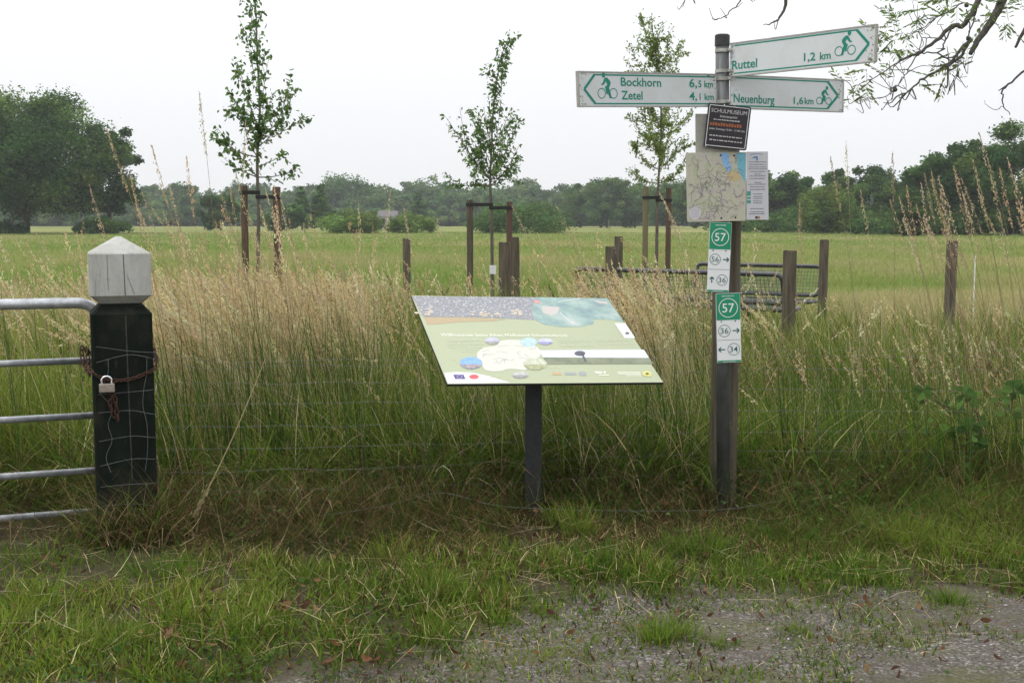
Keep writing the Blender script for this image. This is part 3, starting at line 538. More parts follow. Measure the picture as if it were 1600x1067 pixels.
# ------------------------------------------------------------------ flat printed layers
class Plane:
    def __init__(s, O, e, up):
        s.O = np.asarray(O, float); s.e = np.asarray(e, float) / np.linalg.norm(e); up = np.asarray(up, float)
        s.s = up - s.e * (up @ s.e); s.s /= np.linalg.norm(s.s); s.n = np.cross(s.e, s.s)
    def uv(s, px, py):
        r = ray(px, py); t = ((s.O - CC) @ s.n) / (r @ s.n); q = CC + r * t - s.O; return np.array([q @ s.e, q @ s.s])
    def at(s, uv, w=0.):
        uv = np.asarray(uv, float).reshape(-1, 2); return s.O + uv[:, :1] * s.e + uv[:, 1:2] * s.s + w * s.n
    def slab(s, pts, w0, w1):
        a, b = s.at(pts, w0), s.at(pts, w1); n = len(a); k = np.arange(n); k2 = (k + 1) % n
        tri = np.array(tessellate_polygon([[Vector((p[0], p[1], 0)) for p in np.asarray(pts, float)]]))
        # orient caps by hand
        return np.concatenate([a, b]), [np.stack([k, k2, n + k2, n + k], 1), np.concatenate([tri[:, ::-1], tri + n])]
    def poly(s, pts, w):
        tri = np.array(tessellate_polygon([[Vector((p[0], p[1], 0)) for p in np.asarray(pts, float)]])); return s.at(pts, w), [tri]
    def rect(s, u0, v0, u1, v1, w): return s.poly([(u0, v0), (u1, v0), (u1, v1), (u0, v1)], w)
    def line(s, pts, wd, w):
        pts = np.asarray(pts, float); t = np.gradient(pts, axis=0); t /= np.linalg.norm(t, axis=1)[:, None] + 1e-12
        nn = np.stack([-t[:, 1], t[:, 0]], 1) * wd * .5; n = len(pts); k = np.arange(n - 1)
        return s.at(np.concatenate([pts - nn, pts + nn]), w), [np.stack([k, k + 1, n + k + 1, n + k], 1)]
    def ring(s, c, r, wd, w, n=36, ry=None):
        a = np.linspace(0, 2 * math.pi, n, endpoint=False); k = np.arange(n); k2 = (k + 1) % n; ry = ry or r
        I = np.stack([np.cos(a) * (r - wd), np.sin(a) * (ry - wd)], 1) + c; Ot = np.stack([np.cos(a) * r, np.sin(a) * ry], 1) + c
        return s.at(np.concatenate([I, Ot]), w), [np.stack([k, n + k, n + k2, k2], 1)]
    def disc(s, c, rx, ry, w, n=28):
        a = np.linspace(0, 2 * math.pi, n, endpoint=False); return s.poly(np.stack([np.cos(a) * rx, np.sin(a) * ry], 1) + np.asarray(c), w)
    def text(s, t, u0, u1, v0, cap, w, bold=.012, skew=(0, 0)):
        V, Fs = text_geo(t, bold); x0, x1 = V[:, 0].min(), V[:, 0].max()
        uv = np.stack([u0 + (V[:, 0] - x0) / (x1 - x0) * (u1 - u0), v0 + V[:, 1] / CAP * cap], 1)
        return s.at(uv, w), Fs
CAP = .729
def text_geo(t, bold=0.0):
    cu = bpy.data.curves.new('t', 'FONT'); cu.body = t; cu.size = 1; cu.offset = bold; cu.resolution_u = 3
    o = bpy.data.objects.new('t', cu); COL.objects.link(o)
    bpy.context.view_layer.update()
    me = bpy.data.meshes.new_from_object(o.evaluated_get(bpy.context.evaluated_depsgraph_get()))
    V = np.array([v.co[:] for v in me.vertices]); me.calc_loop_triangles(); T = np.array([l.vertices[:] for l in me.loop_triangles])
    bpy.data.meshes.remove(me); bpy.data.objects.remove(o); bpy.data.curves.remove(cu); return V, [T]
_v, _ = text_geo('H'); CAP = float(_v[:, 1].max())
def scribble(pl, rng, u0, u1, v, hgt, w, centre=True):
    out = []; u = u0 + (rng.uniform(0, .12) * (u1 - u0) if centre else 0); end = u1 - (u - u0)
    while u < end:
        L = rng.uniform(.035, .12) * (u1 - u0); e = min(u + L, end); out.append(pl.rect(u, v, e, v + hgt * rng.uniform(.7, 1.0), w)); u = e + .022 * (u1 - u0)
    return out

# ------------------------------------------------------------------ signpost with three arms
D0 = 6.66
pole_x = P(1130, 400, D0)[0]; base = np.array([pole_x, D0, 0.]); PR = .037
post = thing('signpost', base, 'grey steel signpost carrying three white bicycle direction arms', 'signpost')
ptop = P(1129, 62, D0)[2]
def cyl(c, r, z0, z1, n=24): return tube([(c[0], c[1], z0), (c[0], c[1], z1)], r, n)
lean = P(1128.6, 60, D0)[0] - pole_x
pole_pts = np.array([[pole_x + P(1131, 790, D0)[0] - pole_x, D0, -.1], [pole_x, D0, 1.4], [pole_x + lean, D0, ptop]])
part('pole', tube(pole_pts, PR, 28), MAT['pole'], post, smooth=True)
cp = pole_pts[2]
part('pole_cap', tube([cp + [0, 0, -.035], cp + [0, 0, .02], cp + [0, 0, .026]], [PR + .003, PR + .003, PR - .004], 28), MAT['cap'], post)
def band(z, r=PR + .003, h=.018):
    x = pole_x + lean * max(0, (z - 1.4) / (ptop - 1.4)); return tube([(x, D0, z - h / 2), (x, D0, z + h / 2)], r, 24)
br = [band(P(1129, y, D0)[2]) for y in (80, 112, 124, 160)]
for y in (80, 112, 124, 160):
    z = P(1129, y, D0)[2]; br.append(box(pole_x + lean * .8 + .03, D0 - PR - .002, z, .022, .014, .016, .003))
for g_ in zip(br[:4], br[4:]): part('bracket', join(g_), MAT['sign_back'], post)

def arm(name, pole_end, free_end, dfree, label, text_fn, left):
    (x0, t0, b0), (x1, t1, b1) = pole_end, free_end
    A = P(x0, b0, D0 - .02); T = P(x0, t0, D0 - .02); B = P(x1, b1, dfree); 
    H = (T[2] - A[2] + P(x1, t1, dfree)[2] - B[2]) / 2
    O = A if not left else B; e = (B - A) if not left else (A - B); L = np.linalg.norm(e)
    pl = Plane(O, e, (0, 0, 1)); L = L
    pts = [(0, 0), (L, 0), (L, H), (0, H)]
    face = part(name, pl.slab(pts, -.008, .0), MAT['sign_white'], post, label)
    part('edge_strip', join([pl.slab([(0, H + .0005), (L, H + .0005), (L, H + .007), (0, H + .007)], -.016, .003), pl.slab([(0, -.007), (L, -.007), (L, -.0005), (0, -.0005)], -.016, .003),
                             pl.slab([(L + .0005, -.007), (L + .007, -.007), (L + .007, H + .007), (L + .0005, H + .007)], -.016, .003) if not left else pl.slab([(-.007, -.007), (-.0005, -.007), (-.0005, H + .007), (-.007, H + .007)], -.016, .003)]), MAT['sign_back'], face)
    # green border with the arrow head
    m = .010; bw = .007; hd = H * .42; tipm = .032
    if left:
        a = [(L - .012, m), (tipm + hd, m), (tipm, H / 2), (tipm + hd, H - m), (L - .012, H - m)]
    else:
        a = [(.03, m), (L - tipm - hd, m), (L - tipm, H / 2), (L - tipm - hd, H - m), (.03, H - m)]
    bords = [pl.line([a[0], a[1]], bw, .0008), pl.line([a[1], a[2]], .0135, .0011), pl.line([a[2], a[3]], .0135, .0014), pl.line([a[3], a[4]], bw, .0008)]
    part('arrow_border', join(bords), MAT['sign_green'], face)
    tx, bike = text_fn(pl, L, H)
    part('lettering', join(tx), MAT['sign_green'], face)
    part('bicycle_symbol', join(bike), MAT['sign_green'], face)
    return face, pl, L, H
def bike_symbol(pl, u, v, s, flip):
    """u,v: lower left of the symbol box, s: its width; flip True faces left"""
    f = lambda x, y: (u + (s - x * s if flip else x * s), v + (y if y < .42 else .42 + (y - .42) * .66) * s)
    th = .004
    g = [pl.ring(f(.2, .2), .2 * s, .0042, .0012), pl.ring(f(.8, .2), .2 * s, .0042, .0012)]
    if flip: R = lambda q: [f(*k) for k in q]
    else: R = lambda q: [f(*k) for k in q]
    body = [(.36, .80), (.50, .98), (.62, .98), (.66, .88), (.74, .66), (.82, .60), (.78, .54), (.66, .60), (.57, .78), (.50, .60), (.56, .50), (.56, .40), (.40, .02), (.30, .02), (.42, .42), (.36, .55), (.33, .68)]
    leg2 = [(.44, .56), (.62, .46), (.56, .16), (.49, .18), (.52, .40), (.40, .48)]
    g += [pl.poly(R(body), .0012), pl.poly(R(leg2), .0014), pl.disc(f(.68, 1.12), .085 * s, .10 * s, .0012)]
    return g
def uvh(pl, x, y): return pl.uv(x, y)
def txt_px(pl, t, x0, y0, x1, y1, cap_px, bold=.016):
    a, b = pl.uv(x0, y0), pl.uv(x1, y1); c = pl.uv(x0, y0 - cap_px)
    V, Fs = text_geo(t, bold); xm, xM = V[:, 0].min(), V[:, 0].max(); f = (V[:, 0] - xm) / (xM - xm)
    uv = np.stack([a[0] + f * (b[0] - a[0]), a[1] + f * (b[1] - a[1]) + V[:, 1] / CAP * (c[1] - a[1])], 1)
    return pl.at(uv, .0012), Fs
def bock(pl, L, H):
    t = [txt_px(pl, 'Bockhorn', 970, 134.5, 1033, 136, 13), txt_px(pl, 'Zetel', 971, 155.5, 1004, 156, 13),
         txt_px(pl, '6,', 1077, 136.5, 1089, 136.7, 12.5), txt_px(pl, '5 km', 1091, 136.5, 1114, 137, 10), txt_px(pl, '4,', 1077, 156.5, 1089, 156.5, 12), txt_px(pl, '1 km', 1093, 156.5, 1115, 156.7, 10)]
    a = pl.uv(934, 154.5); b = pl.uv(965, 155); return t, bike_symbol(pl, a[0], a[1], b[0] - a[0], True)
def rutt(pl, L, H):
    t = [txt_px(pl, 'Ruttel', 1144, 109, 1183, 105, 13), txt_px(pl, '1,2', 1256, 96, 1274, 94.5, 12), txt_px(pl, 'km', 1281, 94, 1298, 92, 11.5)]
    a = pl.uv(1304, 89); b = pl.uv(1337, 86.5); return t, bike_symbol(pl, a[0], a[1], b[0] - a[0], False)
def neu(pl, L, H):
    t = [txt_px(pl, 'Neuenburg', 1146, 160, 1210, 163, 13), txt_px(pl, '1,6', 1240, 162.5, 1255, 163, 10.5), txt_px(pl, 'km', 1257, 162.8, 1271, 163.5, 10)]
    a = pl.uv(1275, 163.5); b = pl.uv(1299, 164.5); return t, bike_symbol(pl, a[0], a[1], b[0] - a[0], False)
fb, plb, Lb, Hb = arm('direction_arm', (1119.5, 118.5, 165.5), (906, 113, 165.5), 6.08, 'white arm pointing left reading Bockhorn 6,5 km and Zetel 4,1 km', bock, True)
fr_, plr, Lr, Hr = arm('direction_arm', (1140, 70, 119), (1366, 40, 95), 5.98, 'white arm pointing right reading Ruttel 1,2 km', rutt, False)
fn_, pln, Ln, Hn = arm('direction_arm', (1141.5, 118.5, 168), (1316, 126.5, 174), 6.92, 'white arm pointing right reading Neuenburg 1,6 km', neu, False)
def lichen_patches(pl, L, H, left, seed):
    rng = np.random.default_rng(seed); g = []
    for k in range(70):
        at_tip = rng.random() < .55; u = (L - abs(rng.normal(0, .02)) if at_tip else abs(rng.normal(0, .03)))
        if left: u = L - u
        v = rng.uniform(.004, H - .004) if rng.random() < .5 else (H - abs(rng.normal(0, .006)) if rng.random() < .5 else abs(rng.normal(0, .006)))
        if not (.004 < u < L - .004 and .003 < v < H - .003): continue
        n = 7; a = np.linspace(0, 6.28, n, endpoint=False); r = rng.uniform(.001, .0045) * rng.uniform(.6, 1.4, n)
        g.append(pl.poly(np.stack([u + np.cos(a) * r, v + np.sin(a) * r], 1), .0016))
    return join(g)
for f, pl, L, H, lf, sd in ((fb, plb, Lb, Hb, True, 1), (fr_, plr, Lr, Hr, False, 2), (fn_, pln, Ln, Hn, False, 3)):
    part('lichen_stain', lichen_patches(pl, L, H, lf, sd), MAT['lichen'], f)

# wooden post right behind the pole
def wood_post(rng, x, y, r, h, square=False, lean=(0, 0), sink=.15):
    n = 16; zs = np.concatenate([[-sink], np.linspace(0, h, 9), [h + .004]]); a = np.linspace(0, 2 * math.pi, n, endpoint=False); ir = 1 + rng.normal(0, .045, n); V = []
    for i, z in enumerate(zs):
        rr = r * ir * (1 + rng.normal(0, .008, n)) * (.93 if i == len(zs) - 1 else 1)
        V.append(np.stack([x + np.cos(a) * rr + lean[0] * z, y + np.sin(a) * rr + lean[1] * z, np.full(n, z) + (rng.normal(0, .003, n) if i >= len(zs) - 2 else 0)], 1))
    V = np.concatenate(V); m = len(zs); k = np.arange(n); k2 = (k + 1) % n
    return V, [np.concatenate([np.stack([i * n + k, i * n + k2, (i + 1) * n + k2, (i + 1) * n + k], 1) for i in range(m - 1)]), np.array([(m - 1) * n + k])]
rngp = np.random.default_rng(5)
wx = P(1133, 600, 6.8)[0]
single('fence_post', wood_post(rngp, wx, 6.80, .077, P(1130, 300, 6.8)[2]), MAT['wood_grey'], 'thick split brown wooden post directly behind the signpost pole', 'fence post', 'wooden fence posts')

# museum plaque
MP = Plane(P(1099, 229, D0 - .075), P(1166, 236, D0 - .075) - P(1099, 229, D0 - .075), (0.0, 0, 1))
def rrect(u0, v0, u1, v1, r, n=5):
    out = []
    for cx, cy, a0 in ((u1 - r, v0 + r, -90), (u1 - r, v1 - r, 0), (u0 + r, v1 - r, 90), (u0 + r, v0 + r, 180)):
        for t in np.linspace(0, 90, n): a = R_(a0 + t); out.append((cx + r * math.cos(a), cy + r * math.sin(a)))
    return out
mw = np.linalg.norm(P(1166, 236, D0 - .075) - P(1099, 229, D0 - .075)); mh = (236 - 169) / F_PX * (D0 - .075) * 1.0
mp = thing('museum_sign', MP.at([(0, 0)])[0], 'small tilted black sign with white rim reading SCHULMUSEUM', 'sign')
plate = part('plate', MP.slab(rrect(0, 0, mw, mh, .012), -.004, 0), print_mat('plaque_dark', (.022, .018, .022), .35), mp)
o_, i_ = rrect(.008, .008, mw - .008, mh - .008, .007), rrect(.0112, .0112, mw - .0112, mh - .0112, .005)
k = np.arange(len(o_)); k2 = (k + 1) % len(o_)
part('white_rim', (MP.at(o_ + i_, .0008), [np.stack([k, k2, len(o_) + k2, len(o_) + k], 1)]), MAT['white_film'], plate)
rngt = np.random.default_rng(11)
tg = [MP.text('SCHULMUSEUM', .02, mw - .02, mh * .80, .020, .0009, .0), MP.text('Bohlenbergerfeld', .07, mw - .07, mh * .70, .011, .0009, .012), MP.text('jeden Sonntag 15.00 - 17.00 Uhr', .018, mw - .018, mh * .41, .009, .0009, .012)]
tg += scribble(MP, rngt, .035, mw - .05, mh * .63, .006, .0009) + scribble(MP, rngt, .02, mw - .025, mh * .26, .007, .0009) + scribble(MP, rngt, .02, mw - .02, mh * .16, .007, .0009)
part('lettering', join(tg), print_mat('plaque_text', (.50, .50, .50)), plate)
part('orange_line', join([MP.rect(.02 + i * .0145, mh * .50, .02 + i * .0145 + .0105, mh * .50 + .017 * (1 if i % 3 else .8), .0009) for i in range(12)]), print_mat('plaque_orange', (.33, .10, .035)), plate)
for q_ in ((mw / 2 - .03, mh - .004), (.012, .006)): part('screw', MP.disc(q_, .003, .003, .0012), MAT['chrome'], plate)

# map board with its plain backing plate, notice sheet
MB = Plane(P(1073, 347, D0 - .058), (1, .02, .0), (0, 0, 1))
def bpx(pl, pts): return [pl.uv(*q) for q in pts]
mb = thing('map_board', MB.at([(0, 0)])[0], 'square weathered cycle map board on the signpost', 'map board')
back = part('backing_plate', MB.slab(bpx(MB, [(1088, 340), (1156, 342), (1156, 200), (1108, 178), (1087, 178)]), -.014, -.006), mottled('grey_backing', (.28, .28, .24), (.42, .42, .37), 9, .8, 0, .05), mb)
mc = [(1074, 347), (1165, 345), (1166, 238), (1071.5, 239)]
mapm = M_('map_print'); n_ = mapm.noise(16, 5); mapm.set(mapm.ramp(n_, [(.32, (.36, .40, .26)), (.5, (.47, .46, .36)), (.68, (.42, .38, .36))]), .5, 0, .3)
sheet = part('map_sheet', MB.slab(bpx(MB, mc), -.005, 0), mapm.m, mb)
part('sea_area', join([MB.poly(bpx(MB, [(1126, 239.5), (1138, 239.5), (1139, 252), (1143, 262), (1139, 270), (1133, 262), (1128, 252)]), .0007)]), print_mat('map_blue', (.22, .42, .70)), sheet)
part('bay_area', MB.poly(bpx(MB, [(1151, 239.5), (1165, 239.5), (1164.5, 286), (1160, 278), (1153, 266), (1152, 255)]), .0007), print_mat('map_teal', (.15, .42, .52)), sheet)
part('town_area', MB.poly(bpx(MB, [(1136, 271), (1144, 267), (1153, 270), (1158, 280), (1148, 284), (1137, 280)]), .0007), print_mat('map_ochre', (.50, .40, .22)), sheet)
rm = np.random.default_rng(8); rd, r2 = [], []
for k in range(95):
    x, y = rm.uniform(1076, 1160), rm.uniform(250, 340); a = rm.uniform(0, 6.28); pts = []
    for j in range(rm.integers(4, 11)):
        pts.append((x, y)); a += rm.normal(0, .55); x += math.cos(a) * 3.4; y += math.sin(a) * 3.4
        if not (1074 < x < 1163 and 241 < y < 344): break
    if len(pts) > 2: (rd if k % 5 else r2).append(MB.line(bpx(MB, pts), .0017 if k % 5 else .003, .0010 if k % 5 else .0013))
part('road_lines', join(rd), print_mat('map_road_grey', (.17, .16, .17)), sheet)
part('route_lines', join(r2), print_mat('map_route_purple', (.24, .17, .26)), sheet)
part('town_marks', join([MB.disc(MB.uv(x, y), .004, .004, .0016) for x, y in ((1112, 291), (1118, 288), (1101, 290), (1154, 290), (1098, 296), (1125, 300), (1110, 298))]), print_mat('map_mark', (.30, .36, .30)), sheet)
part('legend_disc', MB.disc(MB.uv(1086, 333), .032, .036, .0012), print_mat('legend_white', (.60, .58, .62)), sheet)
part('legend_lines', join(sum([scribble(MB, rm, MB.uv(1078, 0 + y)[0], MB.uv(1094, y)[0], MB.uv(1086, y)[1], .003, .0018) for y in (325, 328, 331, 334, 337, 340)], [])), print_mat('legend_grey', (.22, .21, .25)), sheet)
for x, y in ((1126, 243), (1147, 243), (1127, 341), (1149, 340)): part('screw', MB.disc(MB.uv(x, y), .0055, .0055, .002, 12), MAT['cap'], sheet)

NB = Plane(P(1165.5, 344, D0 - .05), (1, .02, .01), (0, 0, 1))
nb = thing('notice_board', NB.at([(0, 0)])[0], 'narrow pale grey notice sheet with text lines beside the map', 'notice')
ns = part('notice_sheet', NB.slab(bpx(NB, [(1166.3, 343.5), (1201, 343.5), (1200, 237), (1166.6, 237.5)]), -.005, 0), print_mat('notice_paper', (.52, .52, .55)), nb)
ln = []
for i, y in enumerate((254, 258, 262, 265, 269, 273, 276, 280, 286, 289, 293, 297, 304, 308, 311, 315, 318, 327, 332, 335)):
    x0, x1 = (1169, 1198) if i < 12 else ((1176, 1192) if i < 17 else (1170, 1196))
    if i in (5, 8): x0, x1 = 1178, 1190
    ln += scribble(NB, rm, NB.uv(x0, y)[0], NB.uv(x1, y)[0], NB.uv(x0, y)[1], .0045, .0008)
part('text_lines', join(ln), print_mat('notice_ink', (.13, .13, .16)), ns)
part('emblem', join([NB.poly(bpx(NB, [(1174, 248), (1179, 244.5), (1184, 244.5), (1184, 251), (1181.5, 251), (1181.5, 247)]), .0009), NB.line(bpx(NB, [(1172, 242.5), (1178, 240.5), (1186, 240.5), (1192, 242)]), .003, .0009)]), print_mat('notice_blue', (.08, .20, .38)), ns)
part('green_mark', join([NB.rect(*NB.uv(1167, 306), *NB.uv(1173, 299), .0009), NB.rect(*NB.uv(1167, 311), *NB.uv(1173, 308), .0009), NB.rect(*NB.uv(1167, 318), *NB.uv(1173, 313), .0009)]), print_mat('notice_green', (.06, .28, .22)), ns)
part('logo', join([NB.rect(*NB.uv(1180, 342), *NB.uv(1184, 338), .0009)]), print_mat('notice_black', (.04, .04, .07)), ns)
part('orange_logo', join([NB.rect(*NB.uv(1184.5, 342), *NB.uv(1187.5, 338), .0009)]), print_mat('notice_orange', (.48, .17, .04)), ns)

# two numbered node signs
def node_sign(label, d, c4, rows, numbers):
    TL, TR, BR_, BL = c4; O = P(*BL, d); pl = Plane(O, P(*BR_, d) - O, P(*TL, d) - O)
    W = pl.uv(*BR_)[0]; H = pl.uv(*TL)[1]
    t = thing('node_sign', pl.at([(W / 2, 0)], -.003)[0], label, 'sign', 'numbered cycle node signs')
    fc = part('sign_plate', pl.slab([(0, 0), (W, 0), (W, H), (0, H)], -.006, 0), MAT['white_film'], t)
    hv = H * .615
    part('green_header', pl.rect(.0015, hv, W - .0015, H - .0015, .0008), MAT['node_green'], fc); part('green_footer', pl.rect(.0015, .0015, W - .0015, H * .032, .0008), MAT['node_green'], fc)
    q = []; w = []; c1, c2 = (W * .5, H * .79), None; r = W * .40
    w.append(pl.ring(c1, r, .0038, .0013)); w.append(pl.text('57', W * .5 - r * .62, W * .5 + r * .62, H * .79 - r * .45, r * .90, .0013, .006))
    w += scribble(pl, rm, W * .2, W * .8, H * .955, .0045, .0013) + scribble(pl, rm, W * .2, W * .8, H * .008, .0035, .0013)
    for (num, cx, cy, ax, ang) in numbers:
        rr = W * .255; c = (W * cx, H * cy); q.append(pl.ring(c, rr, .0028, .0010)); q.append(pl.text(num, c[0] - rr * .66, c[0] + rr * .66, c[1] - rr * .46, rr * .92, .0010, .003))
        a = R_(ang); L = W * .135; A = np.array([W * ax, H * cy]); dr = np.array([math.cos(a), math.sin(a)]); nr = np.array([-dr[1], dr[0]])
        q.append(pl.line([A - dr * L, A + dr * L * .8], .0062, .0010)); 
        q.append(pl.line([A + dr * L * .25 + nr * L * .72, A + dr * L], .0062, .0013)); q.append(pl.line([A + dr * L * .25 - nr * L * .72, A + dr * L], .0062, .0016))
    q.append(pl.rect(.002, H * .325, W - .002, H * .325 + .0018, .0010))
    part('white_number', join(w), MAT['white_film'], fc)
    part('number_and_arrow', join(q), MAT['sign_dark'], fc)
    for sx in (.2, .78): part('screw', pl.disc((W * sx, H * .598), .004, .004, .0018, 10), MAT['cap'], fc)
    e = np.array([0, 0]); 
node_sign('green and white node sign 57, upper one with 56 right and 36 ahead', D0 - .052, ((1103.5, 347), (1139, 346.5), (1138.5, 457), (1104.5, 456)), 0, (('56', .31, .47, .80, 0), ('36', .67, .175, .2, 90)))
node_sign('green and white node sign 57, lower one with 36 right and 34 left', D0 - .052, ((1119.5, 459), (1157.5, 457.5), (1158.5, 565.5), (1121, 567)), 0, (('36', .32, .46, .80, 0), ('34', .69, .19, .2, 180)))

# ------------------------------------------------------------------ information panel on its post
yaw, tilt, roll, PW, PH = .3965, .4693, -.0776, 1.1949, .8853
c_ = np.array([.1214, 6.6, .9666])
e1 = np.array([math.cos(yaw), math.sin(yaw), 0]); s1 = np.array([-math.sin(yaw) * math.cos(tilt), math.cos(yaw) * math.cos(tilt), math.sin(tilt)])
e2 = e1 * math.cos(roll) + s1 * math.sin(roll); s2 = s1 * math.cos(roll) - e1 * math.sin(roll)
IP = Plane(c_ - e2 * PW / 2 - s2 * PH / 2, e2, s2)
ptx = P(833.5, 700, 6.63)[0]
info = thing('info_panel', (ptx, 6.66, 0), 'slanted green information board on a single dark post', 'information board')
board = part('board', IP.slab([(0, 0), (PW, 0), (PW, PH), (0, PH)], -.012, -.001), MAT['black_edge'], info)
def ip(pts): return bpx(IP, pts)
def ipoly(pts, w): return IP.poly(ip(pts), w)
gm = M_('panel_green_print'); gm.set(gm.mix(gm.noise(3, 3), (.345, .385, .235), (.40, .44, .29)), .28, 0, .5)
part('green_print', IP.rect(.002, .002, PW - .002, PH - .002, .0), gm.m, board)
cob = M_('panel_cobble_photo'); vo = cob.n('ShaderNodeTexVoronoi'); vo.inputs['Scale'].default_value = 75; cob.l(cob.coord((1, 1, 1)), vo.inputs['Vector'])
sp_ = cob.n('ShaderNodeSeparateColor'); cob.l(vo.outputs['Color'], sp_.inputs[0])
cc_ = cob.mix(cob.ramp(vo.outputs['Distance'], [(.25, (0, 0, 0)), (.6, (1,) * 3)]), cob.ramp(sp_.outputs[0], [(0, (.26, .26, .28)), (.6, (.34, .34, .36)), (.93, (.52, .52, .53))]), (.21, .22, .24)); cob.set(cc_, .3, 0, .5)
part('cobble_photo', ipoly([(643.5, 463), (838, 464.5), (832, 478), (832, 492), (836, 500), (790, 498), (740, 496), (700, 495.5), (661, 495)], .0007), cob.m, board)
part('sand_strip', ipoly([(661.5, 495.3), (700, 496), (740, 496.5), (790, 499), (770, 502), (720, 503), (690, 506), (668, 507.5)], .0007), print_mat('panel_sand', (.42, .33, .20)), board)
tm = M_('panel_aerial_map'); tm.set(tm.ramp(tm.noise(7, 6, .65), [(.32, (.14, .22, .26)), (.5, (.24, .36, .33)), (.62, (.36, .45, .42)), (.72, (.52, .50, .47))]), .28, 0, .5)
part('aerial_map', ipoly([(838.5, 464.5), (949, 466.3), (960, 482), (975, 503), (955, 499.5), (928, 499), (927, 506), (905, 511), (875, 511), (850, 507), (837, 500.5), (832.8, 492), (832.8, 478)], .0007), tm.m, board)
part('field_patch', join([ipoly([(846, 478), (874, 480), (872, 489), (862, 494), (848, 489)], .0013), ipoly([(925, 469), (948, 472), (950, 476), (935, 474)], .0013)]), print_mat('panel_field', (.50, .47, .44)), board)
part('map_track', join([IP.line(ip([(874, 488), (885, 498), (897, 507)]), .006, .0016), IP.line(ip([(872, 472), (890, 469), (908, 466.5)]), .006, .0016)]), print_mat('panel_white', (.66, .68, .66)), board)
part('location_dot', IP.disc(IP.uv(839.5, 472), .017, .022, .0016), print_mat('panel_pink', (.60, .27, .26)), board)
rl = np.random.default_rng(4); hs = []
for (xa, ya, xb, yb, n) in ((735, 487, 783, 495, 26), (800, 484, 815, 492, 14), (650, 480, 676, 493, 14)):
    for k in range(n):
        x, y = rl.uniform(xa, xb), rl.uniform(ya, yb); hs.append(IP.disc(IP.uv(x, y), rl.uniform(.004, .014), rl.uniform(.004, .010), .0012 + .0001 * k, 8))
part('pale_stones', join(hs), print_mat('panel_stones', (.60, .52, .42)), board)
W_ = print_mat('panel_text_white', (.70, .72, .60)); Tx = print_mat('panel_text_pale', (.52, .57, .40))
a, b = IP.uv(689, 525.5), IP.uv(889, 526.5)
Vt, Ft = text_geo('Willkommen beim Alten Melkstand Schweinebrück', .02); f = (Vt[:, 0] - Vt[:, 0].min()) / np.ptp(Vt[:, 0])
part('heading', (IP.at(np.stack([a[0] + f * (b[0] - a[0]), a[1] + f * (b[1] - a[1]) + Vt[:, 1] / CAP * .027], 1), .0012), Ft), W_, board)
tl = []
def tblock(x0, x1, y0, y1, sx, n):
    for i in range(n):
        t = i / max(n - 1, 1); y = y0 + (y1 - y0) * t; dx = sx * t; p, q = IP.uv(x0 + dx, y), IP.uv(x1 + dx, y + .3)
        u = p[0]
        while u < q[0] - .01:
            L = rl.uniform(.015, .05); e = min(u + L, q[0]); v = p[1] + (q[1] - p[1]) * (u - p[0]) / (q[0] - p[0]); tl.append(IP.rect(u, v, e, v + .0055, .0011)); u = e + .006
tblock(696, 752, 530, 543, 6, 7); tblock(870, 925, 530, 542, 7, 7); tblock(930, 985, 530, 541, 7, 6); tblock(720, 750, 546.5, 549, 1, 2); tblock(705, 715, 562, 562, 0, 1); tblock(745, 780, 588, 591, 1, 2); tblock(858, 880, 574, 575, 0, 1)
part('text_blocks', join(tl), Tx, board)
def blob(pts, w, n=6):
    uv = np.array(ip(pts)); m = len(uv); c = np.concatenate([uv, uv[:1]]); q = smooth_path(np.c_[c, np.zeros(m + 1)], m * n)[:-1, :2]; return IP.poly(q, w)
part('route_map', blob([(756, 543), (776, 540), (782, 533), (800, 531), (820, 533), (838, 541), (845, 553), (838, 562), (826, 568), (822, 578), (806, 577), (792, 577), (783, 580), (765, 580), (756, 576), (752, 566), (746, 560), (746, 551)], .0010), print_mat('panel_map_cream', (.60, .60, .53)), board)
rts = []
for k in range(16):
    x, y = rl.uniform(760, 832), rl.uniform(538, 572); an = rl.uniform(0, 6.28); pts = []
    for j in range(6): pts.append((x, y)); an += rl.normal(0, .6); x += math.cos(an) * 4; y += math.sin(an) * 1.8
    rts.append(IP.line(ip([(min(max(px, 755), 838), min(max(py, 536), 575)) for px, py in pts]), .003, .0014))
part('route_lines', join(rts), print_mat('panel_route', (.36, .38, .37)), board)
def oval(x, y, rx, ry, w): return IP.poly(ip([(x + rx * math.cos(t), y + ry * math.sin(t)) for t in np.linspace(0, 2 * math.pi, 28, endpoint=False)]), w)
ov = lambda nm, x, y, rx, ry, c1, c2, w, cut: (part(nm, oval(x, y, rx, ry, w), mottled('panel_picture_top', np.array(c1) * .75, np.minimum(np.array(c1) * 1.2, 1), 55, .3, 0, 0), board), part(nm, IP.poly(ip([(x + rx * .97 * math.cos(t), y + ry * .97 * max(math.sin(t), cut)) for t in np.linspace(0, 2 * math.pi, 28, endpoint=False)]), w + .0005), mottled('panel_picture_base', np.array(c2) * .45, np.minimum(np.array(c2) * 1.6, 1), 65, .3, 0, 0), board))
ov('windmill_picture', 736, 567.5, 17.5, 9.5, (.22, .40, .70), (.30, .25, .26), .0018, .25)
ov('house_picture', 769, 533, 11, 5.5, (.46, .46, .60), (.30, .29, .27), .0018, .2)
ov('sky_picture', 826, 535, 13, 7, (.42, .58, .64), (.48, .60, .56), .0018, .3)
ov('lake_picture', 852, 534, 11.5, 5, (.50, .52, .70), (.28, .28, .46), .0018, .1)
ov('animal_picture', 836, 569, 18.5, 9.5, (.50, .52, .40), (.34, .36, .20), .0018, .1)
